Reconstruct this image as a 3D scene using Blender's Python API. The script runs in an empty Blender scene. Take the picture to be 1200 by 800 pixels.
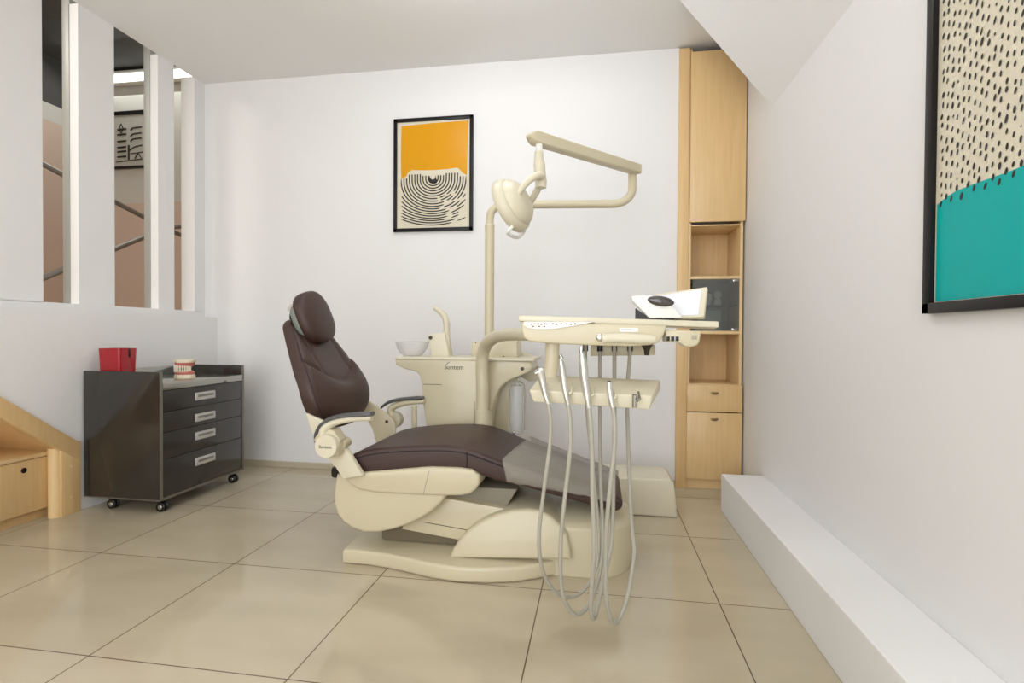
import bpy, bmesh, math, random
from mathutils import Vector, Matrix
random.seed(4)
scene = bpy.context.scene
C = scene.collection
PI = math.pi

# ------------------------------------------------------------------ camera
F = 623.34
YAW, PITCH, ROLL = [math.radians(a) for a in (9.1057, .787, .3645)]
EYE = Vector((0, 0, .90))
_r0 = Vector((math.cos(YAW), math.sin(YAW), 0)); _f0 = Vector((-math.sin(YAW), math.cos(YAW), 0)); _u0 = Vector((0, 0, 1))
FW = math.cos(PITCH) * _f0 - math.sin(PITCH) * _u0
_u = math.sin(PITCH) * _f0 + math.cos(PITCH) * _u0
RT = math.cos(ROLL) * _r0 + math.sin(ROLL) * _u
UP = -math.sin(ROLL) * _r0 + math.cos(ROLL) * _u
cam_data = bpy.data.cameras.new('camera'); cam = bpy.data.objects.new('camera', cam_data); C.objects.link(cam)
cam_data.sensor_width = 36; cam_data.lens = F / 1200 * 36; cam_data.clip_start = .02
m = Matrix((RT, UP, -FW)).transposed().to_4x4(); m.translation = EYE
cam.matrix_world = m
scene.camera = cam

def at(x, y, X=None, Y=None, Z=None):
    """the point of the place seen at that spot of the photo, on a plane of known position"""
    d = FW + (x - 600) / F * RT - (y - 400) / F * UP
    if X is not None: t = (X - EYE.x) / d.x
    elif Y is not None: t = (Y - EYE.y) / d.y
    else: t = (Z - EYE.z) / d.z
    return EYE + d * t
def XZ(pts, Y):
    return [(at(x, y, Y=Y).x, at(x, y, Y=Y).z) for x, y in pts]

# ------------------------------------------------------------------ materials
def srgb(c): return tuple(((v / 255) / 12.92 if v / 255 <= .04045 else ((v / 255 + .055) / 1.055) ** 2.4) for v in c) + (1,)
def mat(name, col, rough=.5, metal=0, spec=.5, bump=0, bscale=200, var=0, vscale=8, coat=0, emit=None, estr=0, trans=0, alpha=1, ior=1.45):
    m = bpy.data.materials.new(name); m.use_nodes = True
    nt = m.node_tree; b = nt.nodes['Principled BSDF']
    c = srgb(col)
    b.inputs['Base Color'].default_value = c
    b.inputs['Roughness'].default_value = rough; b.inputs['Metallic'].default_value = metal
    b.inputs['Specular IOR Level'].default_value = spec; b.inputs['Coat Weight'].default_value = coat
    b.inputs['Transmission Weight'].default_value = trans; b.inputs['Alpha'].default_value = alpha
    b.inputs['IOR'].default_value = ior
    if emit: b.inputs['Emission Color'].default_value = srgb(emit); b.inputs['Emission Strength'].default_value = estr
    tc = nt.nodes.new('ShaderNodeTexCoord')
    if bump:
        n = nt.nodes.new('ShaderNodeTexNoise'); n.inputs['Scale'].default_value = bscale; n.inputs['Detail'].default_value = 4
        nt.links.new(tc.outputs['Object'], n.inputs['Vector'])
        bp = nt.nodes.new('ShaderNodeBump'); bp.inputs['Strength'].default_value = bump; bp.inputs['Distance'].default_value = .002
        nt.links.new(n.outputs['Fac'], bp.inputs['Height']); nt.links.new(bp.outputs['Normal'], b.inputs['Normal'])
    if var:
        n = nt.nodes.new('ShaderNodeTexNoise'); n.inputs['Scale'].default_value = vscale; n.inputs['Detail'].default_value = 3
        nt.links.new(tc.outputs['Object'], n.inputs['Vector'])
        mx = nt.nodes.new('ShaderNodeMix'); mx.data_type = 'RGBA'
        mx.inputs[6].default_value = c; mx.inputs[7].default_value = tuple(v * (1 - var) for v in c[:3]) + (1,)
        nt.links.new(n.outputs['Fac'], mx.inputs[0]); nt.links.new(mx.outputs[2], b.inputs['Base Color'])
    return m

WALL = mat('wall_paint', (238, 236, 234), .55, bump=.25, bscale=60, var=.02, vscale=2, spec=.3)
CEIL = mat('ceiling_paint', (243, 242, 240), .8, bump=.1, bscale=60, spec=.2)
LEDGE = mat('ledge_paint', (240, 238, 236), .5, bump=.15, bscale=50, spec=.3)
SKIRT = mat('skirting_tile', (196, 184, 160), .35)
IVORY = mat('ivory_plastic', (209, 198, 168), .28, bump=.03, bscale=300, spec=.5, coat=.1)
IVORYL = mat('pale_ivory_plastic', (220, 211, 187), .3)
WHITEP = mat('white_plastic', (240, 238, 232), .25)
LEATHER = mat('brown_leatherette', (70, 49, 43), .46, bump=.25, bscale=420, var=.15, vscale=5, spec=.5)
SEAMM = mat('dark_seam', (28, 20, 18), .6)
PADG = mat('grey_armrest_pad', (92, 92, 92), .35)
SHELLG = mat('grey_shell', (122, 128, 118), .35)
BLACK = mat('black_plastic', (22, 20, 19), .35)
SCREW = mat('dark_screw', (70, 62, 50), .4, metal=.5)
CHROME = mat('chrome', (205, 203, 198), .16, metal=1)
STEEL = mat('brushed_steel', (176, 175, 168), .16, metal=.85, bump=.05, bscale=300)
HPM = mat('satin_handpiece', (214, 212, 204), .28, metal=.75)
HOSE = mat('grey_silicone_hose', (174, 169, 155), .45)
CABG = mat('dark_grey_lacquer', (50, 46, 42), .12, spec=.5, coat=.3)
CABE = mat('grey_cabinet_edge', (120, 115, 104), .3, metal=.4)
HANDLE = mat('silver_plastic_pull', (196, 194, 188), .3, metal=.3)
HANDLED = mat('pull_recess', (128, 126, 120), .35, metal=.4)
RED = mat('glossy_red_plastic', (168, 18, 34), .15, coat=.4)
GUM = mat('pink_gum', (214, 120, 108), .35, var=.2, vscale=60)
TOOTH = mat('cream_tooth', (238, 226, 200), .3)
PLASTER = mat('cream_model_base', (236, 224, 196), .4)
FRAMEB = mat('black_frame', (20, 17, 16), .35, spec=.3)
FRAMEP = mat('poster_cream', (222, 213, 190), .3, spec=.35)
ORANGE = mat('poster_orange', (226, 158, 6), .25, spec=.4, var=.05, vscale=10)
INK = mat('poster_ink', (38, 34, 30), .4)
TEAL = mat('poster_teal', (0, 172, 168), .4, spec=.25)
PAPER = mat('corridor_print_paper', (178, 176, 166), .5)
PINK = mat('corridor_wall_pink', (206, 184, 168), .7)
RAIL = mat('satin_rail', (150, 146, 140), .4, metal=.6)
CWHITE = mat('corridor_wall_grey', (200, 198, 190), .7)
DARKC = mat('corridor_dark_concrete', (88, 88, 86), .85, var=.5, vscale=3, bump=.6, bscale=20)
ALU = mat('aluminium_profile', (176, 177, 170), .45, metal=.1)
def thin_glass(name, tint, gl=.1, rough=.03):
    m = bpy.data.materials.new(name); m.use_nodes = True; nt = m.node_tree; out = nt.nodes['Material Output']
    nt.nodes.remove(nt.nodes['Principled BSDF'])
    tr = nt.nodes.new('ShaderNodeBsdfTransparent'); tr.inputs[0].default_value = srgb(tint)
    g = nt.nodes.new('ShaderNodeBsdfGlossy'); g.inputs['Roughness'].default_value = rough; g.inputs['Color'].default_value = (.9, .9, .9, 1)
    mx = nt.nodes.new('ShaderNodeMixShader'); mx.inputs[0].default_value = gl
    nt.links.new(tr.outputs[0], mx.inputs[1]); nt.links.new(g.outputs[0], mx.inputs[2]); nt.links.new(mx.outputs[0], out.inputs['Surface'])
    return m
def veil(name, col, k, rough=.3):
    m = thin_glass(name, (255, 255, 255), k, rough); nt = m.node_tree
    mx = [n for n in nt.nodes if n.type == 'MIX_SHADER'][0]; p = nt.nodes.new('ShaderNodeBsdfPrincipled')
    p.inputs['Base Color'].default_value = srgb(col); p.inputs['Roughness'].default_value = rough
    nt.links.new(p.outputs[0], mx.inputs[2]); return m
GLASS = thin_glass('tinted_glass', (206, 210, 206), .10)
CLEAR = veil('clear_bottle', (226, 228, 228), .34, .08)
FROST = veil('translucent_bowl', (232, 230, 228), .38, .2)
LAMPS = 11.5
LAMPE = mat('lamp_diffuser', (255, 255, 252), .5, emit=(243, 248, 255), estr=LAMPS)
TUBEE = mat('tube_diffuser', (255, 255, 250), .5, emit=(250, 252, 246), estr=2.5)

def sheet_mat():
    m = bpy.data.materials.new('clear_vinyl'); m.use_nodes = True; nt = m.node_tree
    b = nt.nodes['Principled BSDF']; out = nt.nodes['Material Output']
    b.inputs['Base Color'].default_value = srgb((186, 178, 165)); b.inputs['Roughness'].default_value = .22
    tr = nt.nodes.new('ShaderNodeBsdfTransparent'); mx = nt.nodes.new('ShaderNodeMixShader'); mx.inputs[0].default_value = .42
    nt.links.new(tr.outputs[0], mx.inputs[1]); nt.links.new(b.outputs[0], mx.inputs[2]); nt.links.new(mx.outputs[0], out.inputs['Surface'])
    tc = nt.nodes.new('ShaderNodeTexCoord'); n = nt.nodes.new('ShaderNodeTexNoise'); n.inputs['Scale'].default_value = 14
    nt.links.new(tc.outputs['Object'], n.inputs['Vector'])
    bp = nt.nodes.new('ShaderNodeBump'); bp.inputs['Strength'].default_value = .6; bp.inputs['Distance'].default_value = .01
    nt.links.new(n.outputs['Fac'], bp.inputs['Height']); nt.links.new(bp.outputs['Normal'], b.inputs['Normal'])
    return m
VINYL = sheet_mat()

def wood_mat(name, col, col2):
    m = bpy.data.materials.new(name); m.use_nodes = True; nt = m.node_tree; b = nt.nodes['Principled BSDF']
    b.inputs['Roughness'].default_value = .35
    tc = nt.nodes.new('ShaderNodeTexCoord'); mp = nt.nodes.new('ShaderNodeMapping'); mp.inputs['Scale'].default_value = (28, 28, 1.6)
    n = nt.nodes.new('ShaderNodeTexNoise'); n.inputs['Scale'].default_value = 2.2; n.inputs['Detail'].default_value = 6; n.inputs['Distortion'].default_value = .6
    cr = nt.nodes.new('ShaderNodeValToRGB'); cr.color_ramp.elements[0].position = .3; cr.color_ramp.elements[1].position = .75
    cr.color_ramp.elements[0].color = srgb(col2); cr.color_ramp.elements[1].color = srgb(col)
    nt.links.new(tc.outputs['Object'], mp.inputs[0]); nt.links.new(mp.outputs[0], n.inputs['Vector']); nt.links.new(n.outputs['Fac'], cr.inputs[0])
    nt.links.new(cr.outputs[0], b.inputs['Base Color'])
    return m
WOOD = wood_mat('beech_veneer', (230, 196, 143), (222, 185, 130))
WOODE = wood_mat('beech_edge', (236, 205, 154), (229, 195, 142))

def floor_mat():
    m = bpy.data.materials.new('beige_floor_tile'); m.use_nodes = True; nt = m.node_tree; b = nt.nodes['Principled BSDF']; L = nt.links
    N = lambda t: nt.nodes.new(t)
    geo = N('ShaderNodeNewGeometry'); sx = N('ShaderNodeSeparateXYZ'); L.new(geo.outputs['Position'], sx.inputs[0])
    def M(op, a, b_=None):
        n = N('ShaderNodeMath'); n.operation = op
        for i, v in enumerate((a, b_)):
            if v is None: continue
            if isinstance(v, (int, float)): n.inputs[i].default_value = v
            else: L.new(v, n.inputs[i])
        return n.outputs[0]
    def line(o, off):
        t = M('DIVIDE', M('SUBTRACT', o, off), .6)
        fr = M('FRACT', t); d = M('MINIMUM', fr, M('SUBTRACT', 1, fr))
        return M('MULTIPLY', d, .6), M('FLOOR', t)
    dx, ix = line(sx.outputs[0], -.187); dy, iy = line(sx.outputs[1], 1.861)
    d = M('MINIMUM', dx, dy)
    g = N('ShaderNodeMapRange'); g.inputs['From Min'].default_value = .0012; g.inputs['From Max'].default_value = .0026; L.new(d, g.inputs['Value'])
    cmb = N('ShaderNodeCombineXYZ'); L.new(ix, cmb.inputs[0]); L.new(iy, cmb.inputs[1])
    wn = N('ShaderNodeTexWhiteNoise'); L.new(cmb.outputs[0], wn.inputs['Vector'])
    n1 = N('ShaderNodeTexNoise'); n1.inputs['Scale'].default_value = 2.2; n1.inputs['Detail'].default_value = 5
    mp = N('ShaderNodeMapping'); mp.inputs['Scale'].default_value = (1, 2.4, 1); L.new(geo.outputs['Position'], mp.inputs[0]); L.new(mp.outputs[0], n1.inputs['Vector'])
    cr = N('ShaderNodeValToRGB'); cr.color_ramp.elements[0].position = .3; cr.color_ramp.elements[1].position = .7
    cr.color_ramp.elements[0].color = srgb((192, 179, 153)); cr.color_ramp.elements[1].color = srgb((203, 190, 164))
    L.new(n1.outputs['Fac'], cr.inputs[0])
    hs = N('ShaderNodeHueSaturation'); L.new(cr.outputs[0], hs.inputs['Color'])
    L.new(M('ADD', M('MULTIPLY', wn.outputs['Value'], .06), .97), hs.inputs['Value'])
    mx = N('ShaderNodeMix'); mx.data_type = 'RGBA'; mx.inputs[6].default_value = srgb((100, 86, 66)); L.new(hs.outputs[0], mx.inputs[7]); L.new(g.outputs[0], mx.inputs[0])
    L.new(mx.outputs[2], b.inputs['Base Color'])
    b.inputs['Roughness'].default_value = .09; b.inputs['Specular IOR Level'].default_value = .5
    n2 = N('ShaderNodeTexNoise'); n2.inputs['Scale'].default_value = 5; L.new(geo.outputs['Position'], n2.inputs['Vector'])
    bp = N('ShaderNodeBump'); bp.inputs['Strength'].default_value = .06; bp.inputs['Distance'].default_value = .01; L.new(n2.outputs['Fac'], bp.inputs['Height'])
    L.new(bp.outputs['Normal'], b.inputs['Normal'])
    return m
FLOORM = floor_mat()

# ------------------------------------------------------------------ mesh helpers
def obj(name, bm, m, parent=None, ang=38, smooth=True):
    bmesh.ops.recalc_face_normals(bm, faces=bm.faces)
    if smooth:
        for f in bm.faces: f.smooth = True
        for e in bm.edges:
            if len(e.link_faces) == 2 and e.calc_face_angle(0) > math.radians(ang): e.smooth = False
    me = bpy.data.meshes.new(name); bm.to_mesh(me); bm.free()
    for x in (m if isinstance(m, (list, tuple)) else [m]): me.materials.append(x)
    o = bpy.data.objects.new(name, me); C.objects.link(o)
    if parent is not None: attach(o, parent)
    return o
def world_loc(p):
    v = p.location.copy()
    while p.parent: p = p.parent; v += p.location
    return v
def attach(o, parent):
    o.parent = parent
    # meshes are built in room coordinates: keep them there under a parent standing at its own base
    o.location = o.location - world_loc(parent)
def tag(o, label, cat, group=None):
    o['label'] = label; o['category'] = cat
    if group: o['group'] = group
    return o
def thing(name, label, cat, loc, group=None):
    o = bpy.data.objects.new(name, None); C.objects.link(o); o.location = loc; o.empty_display_size = .05
    return tag(o, label, cat, group)
def struct(name, bm, m):
    o = obj(name, bm, m, None, smooth=False); o['kind'] = 'structure'; return o

def new(): return bmesh.new()
def join(dst, src, mi=0):
    me = bpy.data.meshes.new('t'); src.to_mesh(me); src.free()
    k = len(dst.faces); dst.from_mesh(me); bpy.data.meshes.remove(me)
    dst.faces.ensure_lookup_table()
    for f in dst.faces[k:]: f.material_index = mi
def bevel(bm, w, seg=3, ang=35):
    if w <= 0: return
    es = [e for e in bm.edges if len(e.link_faces) == 2 and e.calc_face_angle(0) > math.radians(ang)]
    bmesh.ops.bevel(bm, geom=es, offset=w, segments=seg, profile=.5, affect='EDGES', clamp_overlap=True)
def box(bm, x0, x1, y0, y1, z0, z1, bev=0, seg=2, rot=None, mi=0):
    t = bmesh.new(); bmesh.ops.create_cube(t, size=1)
    bmesh.ops.scale(t, vec=(abs(x1 - x0), abs(y1 - y0), abs(z1 - z0)), verts=t.verts)
    bevel(t, bev, seg)
    if rot is not None: bmesh.ops.rotate(t, cent=(0, 0, 0), matrix=rot, verts=t.verts)
    bmesh.ops.translate(t, vec=((x0 + x1) / 2, (y0 + y1) / 2, (z0 + z1) / 2), verts=t.verts)
    join(bm, t, mi); return bm
def Box(*a, **k): return box(new(), *a, **k)
def prism(pts, a, b, axis='Y', bev=0, seg=3, bm=None, fn=None, mi=0):
    """outline (two coordinates) extruded from a to b along an axis"""
    t = bmesh.new()
    mk = {'Y': lambda p, c: (p[0], c, p[1]), 'X': lambda p, c: (c, p[0], p[1]), 'Z': lambda p, c: (p[0], p[1], c)}[axis]
    va = [t.verts.new(mk(p, a)) for p in pts]; vb = [t.verts.new(mk(p, b)) for p in pts]
    t.faces.new(va); t.faces.new(vb[::-1])
    n = len(pts)
    for i in range(n): t.faces.new((va[i], vb[i], vb[(i + 1) % n], va[(i + 1) % n]))
    bmesh.ops.recalc_face_normals(t, faces=t.faces)
    if bev:
        caps = set(va); capb = set(vb)
        es = [e for e in t.edges if (e.verts[0] in caps) == (e.verts[1] in caps)]
        if bev > 0: bmesh.ops.bevel(t, geom=es, offset=bev, segments=seg, profile=.5, affect='EDGES', clamp_overlap=True)
    if fn:
        for v in t.verts: v.co = Vector(fn(v.co))
    if bm is None: bm = new()
    join(bm, t, mi); return bm
def smooth_closed(pts, n=6):
    out = []; N = len(pts)
    for i in range(N):
        p0, p1, p2, p3 = [Vector(pts[(i + k) % N]) for k in (-1, 0, 1, 2)]
        for j in range(n):
            t = j / n
            out.append(tuple(.5 * ((2 * p1) + (-p0 + p2) * t + (2 * p0 - 5 * p1 + 4 * p2 - p3) * t * t + (-p0 + 3 * p1 - 3 * p2 + p3) * t ** 3)))
    return out
def smooth_open(pts, n=6):
    P = [Vector(p) for p in pts]; P = [2 * P[0] - P[1]] + P + [2 * P[-1] - P[-2]]; out = []
    for i in range(1, len(P) - 2):
        p0, p1, p2, p3 = P[i - 1:i + 3]
        for j in range(n):
            t = j / n
            out.append(.5 * ((2 * p1) + (-p0 + p2) * t + (2 * p0 - 5 * p1 + 4 * p2 - p3) * t * t + (-p0 + 3 * p1 - 3 * p2 + p3) * t ** 3))
    out.append(P[-2]); return out
def tube(pts, r, n=6, seg=16, bm=None, flat=None, mi=0):
    """round tube along a smoothed line; r is one radius or one per given point"""
    K = len(pts); path = smooth_open(pts, n) if n > 1 else [Vector(p) for p in pts]
    rs = r if isinstance(r, (list, tuple)) else [r] * K
    def rad(i):
        u = i / (len(path) - 1) * (K - 1); k = min(int(u), K - 2); return rs[k] + (rs[k + 1] - rs[k]) * (u - k)
    t = bmesh.new(); rings = []
    tan = (path[1] - path[0]).normalized()
    nrm = tan.orthogonal().normalized()
    for i, p in enumerate(path):
        a = path[max(i - 1, 0)]; b = path[min(i + 1, len(path) - 1)]
        tn = (b - a).normalized(); nrm = (nrm - tn * nrm.dot(tn)).normalized(); bn = tn.cross(nrm); rr = rad(i)
        ring = []
        for k in range(seg):
            o = nrm * math.cos(2 * PI * k / seg) * rr + bn * math.sin(2 * PI * k / seg) * rr
            if flat: ax, s = flat; ax = Vector(ax); o = o - ax * o.dot(ax) * (1 - s)
            ring.append(t.verts.new(p + o))
        rings.append(ring)
    for a, b in zip(rings, rings[1:]):
        for k in range(seg): t.faces.new((a[k], a[(k + 1) % seg], b[(k + 1) % seg], b[k]))
    t.faces.new(rings[0][::-1]); t.faces.new(rings[-1])
    if bm is None: bm = new()
    join(bm, t, mi); return bm
def lathe(prof, base, axis=(0, 0, 1), seg=32, bm=None, mi=0):
    """profile of (radius, height) turned about an axis starting at base"""
    ax = Vector(axis).normalized(); q = Vector((0, 0, 1)).rotation_difference(ax); base = Vector(base)
    t = bmesh.new(); rings = []
    for r, h in prof:
        if r < 1e-6: rings.append([t.verts.new(base + q @ Vector((0, 0, h)))])
        else: rings.append([t.verts.new(base + q @ Vector((r * math.cos(2 * PI * k / seg), r * math.sin(2 * PI * k / seg), h))) for k in range(seg)])
    for a, b in zip(rings, rings[1:]):
        for k in range(seg):
            k2 = (k + 1) % seg
            if len(a) == 1 and len(b) == 1: continue
            if len(a) == 1: t.faces.new((a[0], b[k], b[k2]))
            elif len(b) == 1: t.faces.new((a[k], a[k2], b[0]))
            else: t.faces.new((a[k], a[k2], b[k2], b[k]))
    if len(rings[0]) > 1: t.faces.new(rings[0][::-1])
    if len(rings[-1]) > 1: t.faces.new(rings[-1])
    if bm is None: bm = new()
    join(bm, t, mi); return bm
def loft(rings, bm=None, mi=0):
    t = bmesh.new(); R = [[t.verts.new(p) for p in r] for r in rings]; n = len(R[0])
    for a, b in zip(R, R[1:]):
        for k in range(n): t.faces.new((a[k], a[(k + 1) % n], b[(k + 1) % n], b[k]))
    t.faces.new(R[0][::-1]); t.faces.new(R[-1])
    if bm is None: bm = new()
    join(bm, t, mi); return bm
def text(name, s, size, loc, rot, m, parent, ext=.0004, width=None):
    cu = bpy.data.curves.new(name, 'FONT'); cu.body = s; cu.size = size; cu.extrude = ext; cu.align_x = 'CENTER'; cu.align_y = 'CENTER'
    o = bpy.data.objects.new(name, cu); C.objects.link(o); bpy.context.view_layer.update()
    dg = bpy.context.evaluated_depsgraph_get(); me = bpy.data.meshes.new_from_object(o.evaluated_get(dg)); bpy.data.objects.remove(o)
    M_ = Matrix.Translation(loc) @ rot.to_4x4(); me.transform(M_); me.materials.clear(); me.materials.append(m); me.name = name
    o = bpy.data.objects.new(name, me); C.objects.link(o); attach(o, parent); return o
FACE_CAM = Matrix.Rotation(PI / 2, 3, 'X')      # lettering that faces the front of the room

# ================================================================== SETTING
XL, XR, YB, YF, H = -2.565, .84, 3.27, -2.2, 2.59
XP = -2.657                                      # front of the window piers
struct('floor', Box(-4.5, XR + .2, YF - .1, 4.2, -.05, 0), FLOORM)
struct('ceiling', Box(-2.66, XR + .1, YF - .1, 3.8, H, H + .08), CEIL)
# back wall stops where the tall cabinet starts
struct('wall_back', Box(-2.75, .462, YB, YB + .08, 0, H), WALL)
struct('wall_niche', Box(.38, XR + .1, 3.72, 3.8, 0, H), WALL)
struct('wall_right', Box(XR, XR + .1, YF, 3.72, 0, H), WALL)
fw = Box(-2.75, -2.3, YF - .1, YF, 0, H)                              # unseen front wall, its wide opening added to admit fill light
box(fw, .5, XR + .1, YF - .1, YF, 0, H); box(fw, -2.3, .5, YF - .1, YF, 0, .25); box(fw, -2.3, .5, YF - .1, YF, 2.3, H)
struct('wall_front', fw, WALL)
struct('baseboard_back', box(new(), XL + .002, .46, YB - .012, YB - .0005, .0005, .04, .002), SKIRT)

# low wall on the left with the slanted mouth of the understairs cupboard
BX = -2.552
bt = [at(0, 464, X=BX), at(95, 519, X=BX)]       # top edge of the slanted board
sl = (bt[1].z - bt[0].z) / (bt[1].y - bt[0].y)
yA, zA = bt[1].y, bt[1].z                        # lower end
Zs = 1.0
def zline(y, off=0): return zA + sl * (y - yA) + off
yTop = yA + (.985 - zA) / sl
low = [(3.27, 0), (yA, 0), (yA, zA - .02), (yTop, .965), (YF, .965), (YF, Zs), (3.27, Zs)]
wl = prism(low, XL, -2.755, 'X')
box(wl, -2.755, XP, YF, 3.27, Zs - .002, 1.042)                       # the curb under the slots
struct('wall_left', wl, WALL)
piers = [(YF, 2.192), (2.373, 2.58), (2.877, 3.003), (3.176, 3.27)]
for i, (a, b) in enumerate(piers):
    struct('wall_pier', Box(XP, -2.757 if i in (0, 3) else -2.708, a, b, 1.04, H), WALL)
for i, (a, b) in enumerate(((2.374, 2.50), (2.878, 2.96))):
    bm = Box(-2.709, -2.757, a, b, 1.041, 3.1, .003)
    box(bm, -2.709, -2.7135, a - .004, a + .01, 1.042, H, .001)
    o = obj('window_%d' % (i + 1), bm, ALU); o['kind'] = 'structure'

# the stair hall seen through the slots
hall = prism([(-4.40, 4.0), (-2.757, 4.0), (-2.757, 4.08), (-4.48, 4.08)], 1.9 + .1, 4.2, 'Z')
struct('wall_hall_upper', hall, CWHITE)
struct('wall_hall_lower', Box(-4.48, -2.757, 4.0, 4.08, 0, 2.0), PINK)
struct('wall_hall_side', Box(-4.48, -4.40, -1, 4.0, 0, at(62, 143, X=-4.4).z), PINK)
struct('wall_hall_band', Box(-4.48, -4.40, -1, 4.0, at(62, 143, X=-4.4).z, at(62, 123, X=-4.4).z), CWHITE)
struct('wall_hall_concrete', Box(-4.48, -4.40, -1, 4.0, at(62, 123, X=-4.4).z, 4.2), DARKC)
struct('ceiling_hall', Box(-4.48, -2.62, -1, 4.08, at(150, 87, Y=4.0).z + .03, 4.25), DARKC)
struct('wall_hall_end', Box(-2.757, -2.66, 3.35, 4.08, 0, 4.2), PINK)
struct('wall_hall_front', Box(-4.48, -2.757, -1.08, -1, 0, 4.2), CWHITE)

# slanted soffit over the right wall
ZS = at(905, 125, X=XR).z; YS = at(905, 125, X=XR).y
top = at(805, 10, Y=YS)
k_ = (top.z - ZS) / (top.x - XR)
xs = XR + (H - ZS) / k_
struct('ceiling_soffit', prism([(XR, ZS), (xs, H), (XR, H)], YF, YS, 'Y'), CEIL)
# raised ledge along the right wall
struct('trim_ledge', Box(.635, XR, YF, 2.862, 0, .19, .004), LEDGE)

# ================================================================== ceiling lamps
def ceiling_lamp(x, y, label):
    t = thing('ceiling_light', label, 'ceiling light', (x, y, H), 'long ceiling lights')
    obj('housing', Box(x - .62, x + .62, y - .022, y + .022, H - .07, H - .0005, .004), WHITEP, t)
    obj('diffuser', tube([(x - .60, y, H - .105), (x + .60, y, H - .105)], .038, 1, 20), LAMPE, t)
    for s in (-1, 1): obj('end_cap', Box(x + s * .61 - .012, x + s * .61 + .012, y - .042, y + .042, H - .147, H - .0605, .006), WHITEP, t)
    return t
lamps = [(-.52, 2.14, 'long white tube ceiling light nearest the back wall'), (-.35, .6, 'added unseen tube ceiling light brightening the front of the room')]  # the second one is unseen, added to brighten right wall, floor and ledge
def area(name, loc, size, power, col=(1, .97, .93), rot=(0, 0, 0), shape='DISK'):
    l = bpy.data.lights.new(name, 'AREA'); l.shape = shape; l.size = size; l.energy = power; l.color = col
    o = bpy.data.objects.new(name, l); C.objects.link(o); o.location = loc; o.rotation_euler = rot; return o
for x, y, lab in lamps: ceiling_lamp(x, y, lab)
fr_ = area('front_fill', (-.9, YF + .02, 1.28), 2.8, 64, (.925, .96, 1), (math.radians(90), 0, 0), 'RECTANGLE'); fr_.data.size_y = 2.05  # soft fill light added in the unseen front opening to brighten the room

# ================================================================== TALL CABINET
CF = 3.25
xl, xa, xb, xr = .462, .522, .538, .828
cab = thing('tall_cabinet', 'floor-to-ceiling light wood cabinet with open niches in the back right corner', 'cabinet', ((xl + xr) / 2, CF, 0))
def zc(y, x=840): return at(x, y, Y=CF).z
zt, z1b, z1t = zc(57), zc(260), zc(262.5)
zsA0, zsA1 = zc(326.5), zc(323.3)
zsB0, zsB1 = zc(391.3), zc(387.5)
zn, zdr, zdo, zk = zc(450), zc(450.8), zc(483.3), zc(561)
bm = Box(xl, xa, CF - .004, 3.60, 0, 2.575, .001)
box(bm, xa - .002, xa + .014, CF + .008, CF + .03, .0, 2.57)
obj('side_stile', bm, WOOD, cab)
bm = Box(.524, xb, CF + .004, 3.60, .06, 2.54, .001); obj('side_panel', bm, WOODE, cab)
bm = Box(.812, xr, CF + .004, 3.60, .06, 2.3, .001); obj('side_panel', bm, WOODE, cab)
for a, b in ((z1b - .02, z1t - .0), (zsA0, zsA1), (zsB0, zsB1), (zn - .012, zn)):
    obj('shelf', Box(xb, .812, CF + .006, 3.56, a, b, .001), WOODE, cab)
obj('back_panel', Box(xb, .812, 3.56, 3.575, .1, z1b), WOOD, cab)
door_y = (CF - .016, CF + .003)
kx = .016
dbm = prism([(xa + .004, z1b), (xr + .006, z1b), (xr + .006, zc(86, 871)), (xr - .001, zc(82, 870)), (xr - .001, zt - .02), (xa + .004, zt - .02)], door_y[0], door_y[1], 'Y')
obj('door', Box(xa + .004, xr + .006, door_y[0], door_y[1], z1b, 2.545, .0015), WOOD, cab); dbm.free()
def cup_pull(z, par):
    p = []
    for i in range(13):
        a = PI + PI * i / 12; p.append((.675 + .022 * math.cos(a), z + .014 * math.sin(a)))
    b = prism(p, door_y[0] - .012, door_y[0], 'Y', .002, 2)
    return obj('handle', b, mat('brass_pull_%d' % int(z * 100), (140, 118, 78), .3, metal=.7), par)
dr = obj('drawer', Box(xa, xr, *door_y, zdo + .006, zdr, .0015), WOOD, cab); cup_pull(zc(459), dr)
dd = obj('door', Box(xa, xr, *door_y, zk, zdo, .0015), WOOD, cab); cup_pull(zc(489.5), dd)
obj('kick_board', Box(xa + .006, xr - .004, CF + .012, CF + .03, 0, zk + .01), WOODE, cab)
gd = obj('glass_door', Box(xb + .002, .811, CF + .010, CF + .014, zsB1 + .001, zsA0 - .001), GLASS, cab)
obj('hinge_clip', Box(.775, .806, CF + .0035, CF + .012, zsA0 - .016, zsA0 - .002, .001), STEEL, gd)
obj('hinge_clip', Box(.772, .802, CF + .0035, CF + .012, zsB1 + .002, zsB1 + .016, .001), STEEL, gd)
zg = zc(357)
obj('glass_shelf', Box(xb + .001, .811, CF + .03, 3.555, zg - .004, zg), GLASS, cab)
obj('lining', Box(xb + .0005, .8115, 3.545, 3.558, zsB1 + .001, zsA0 - .001), mat('grey_lining', (112, 104, 92), .5), cab)
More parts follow.
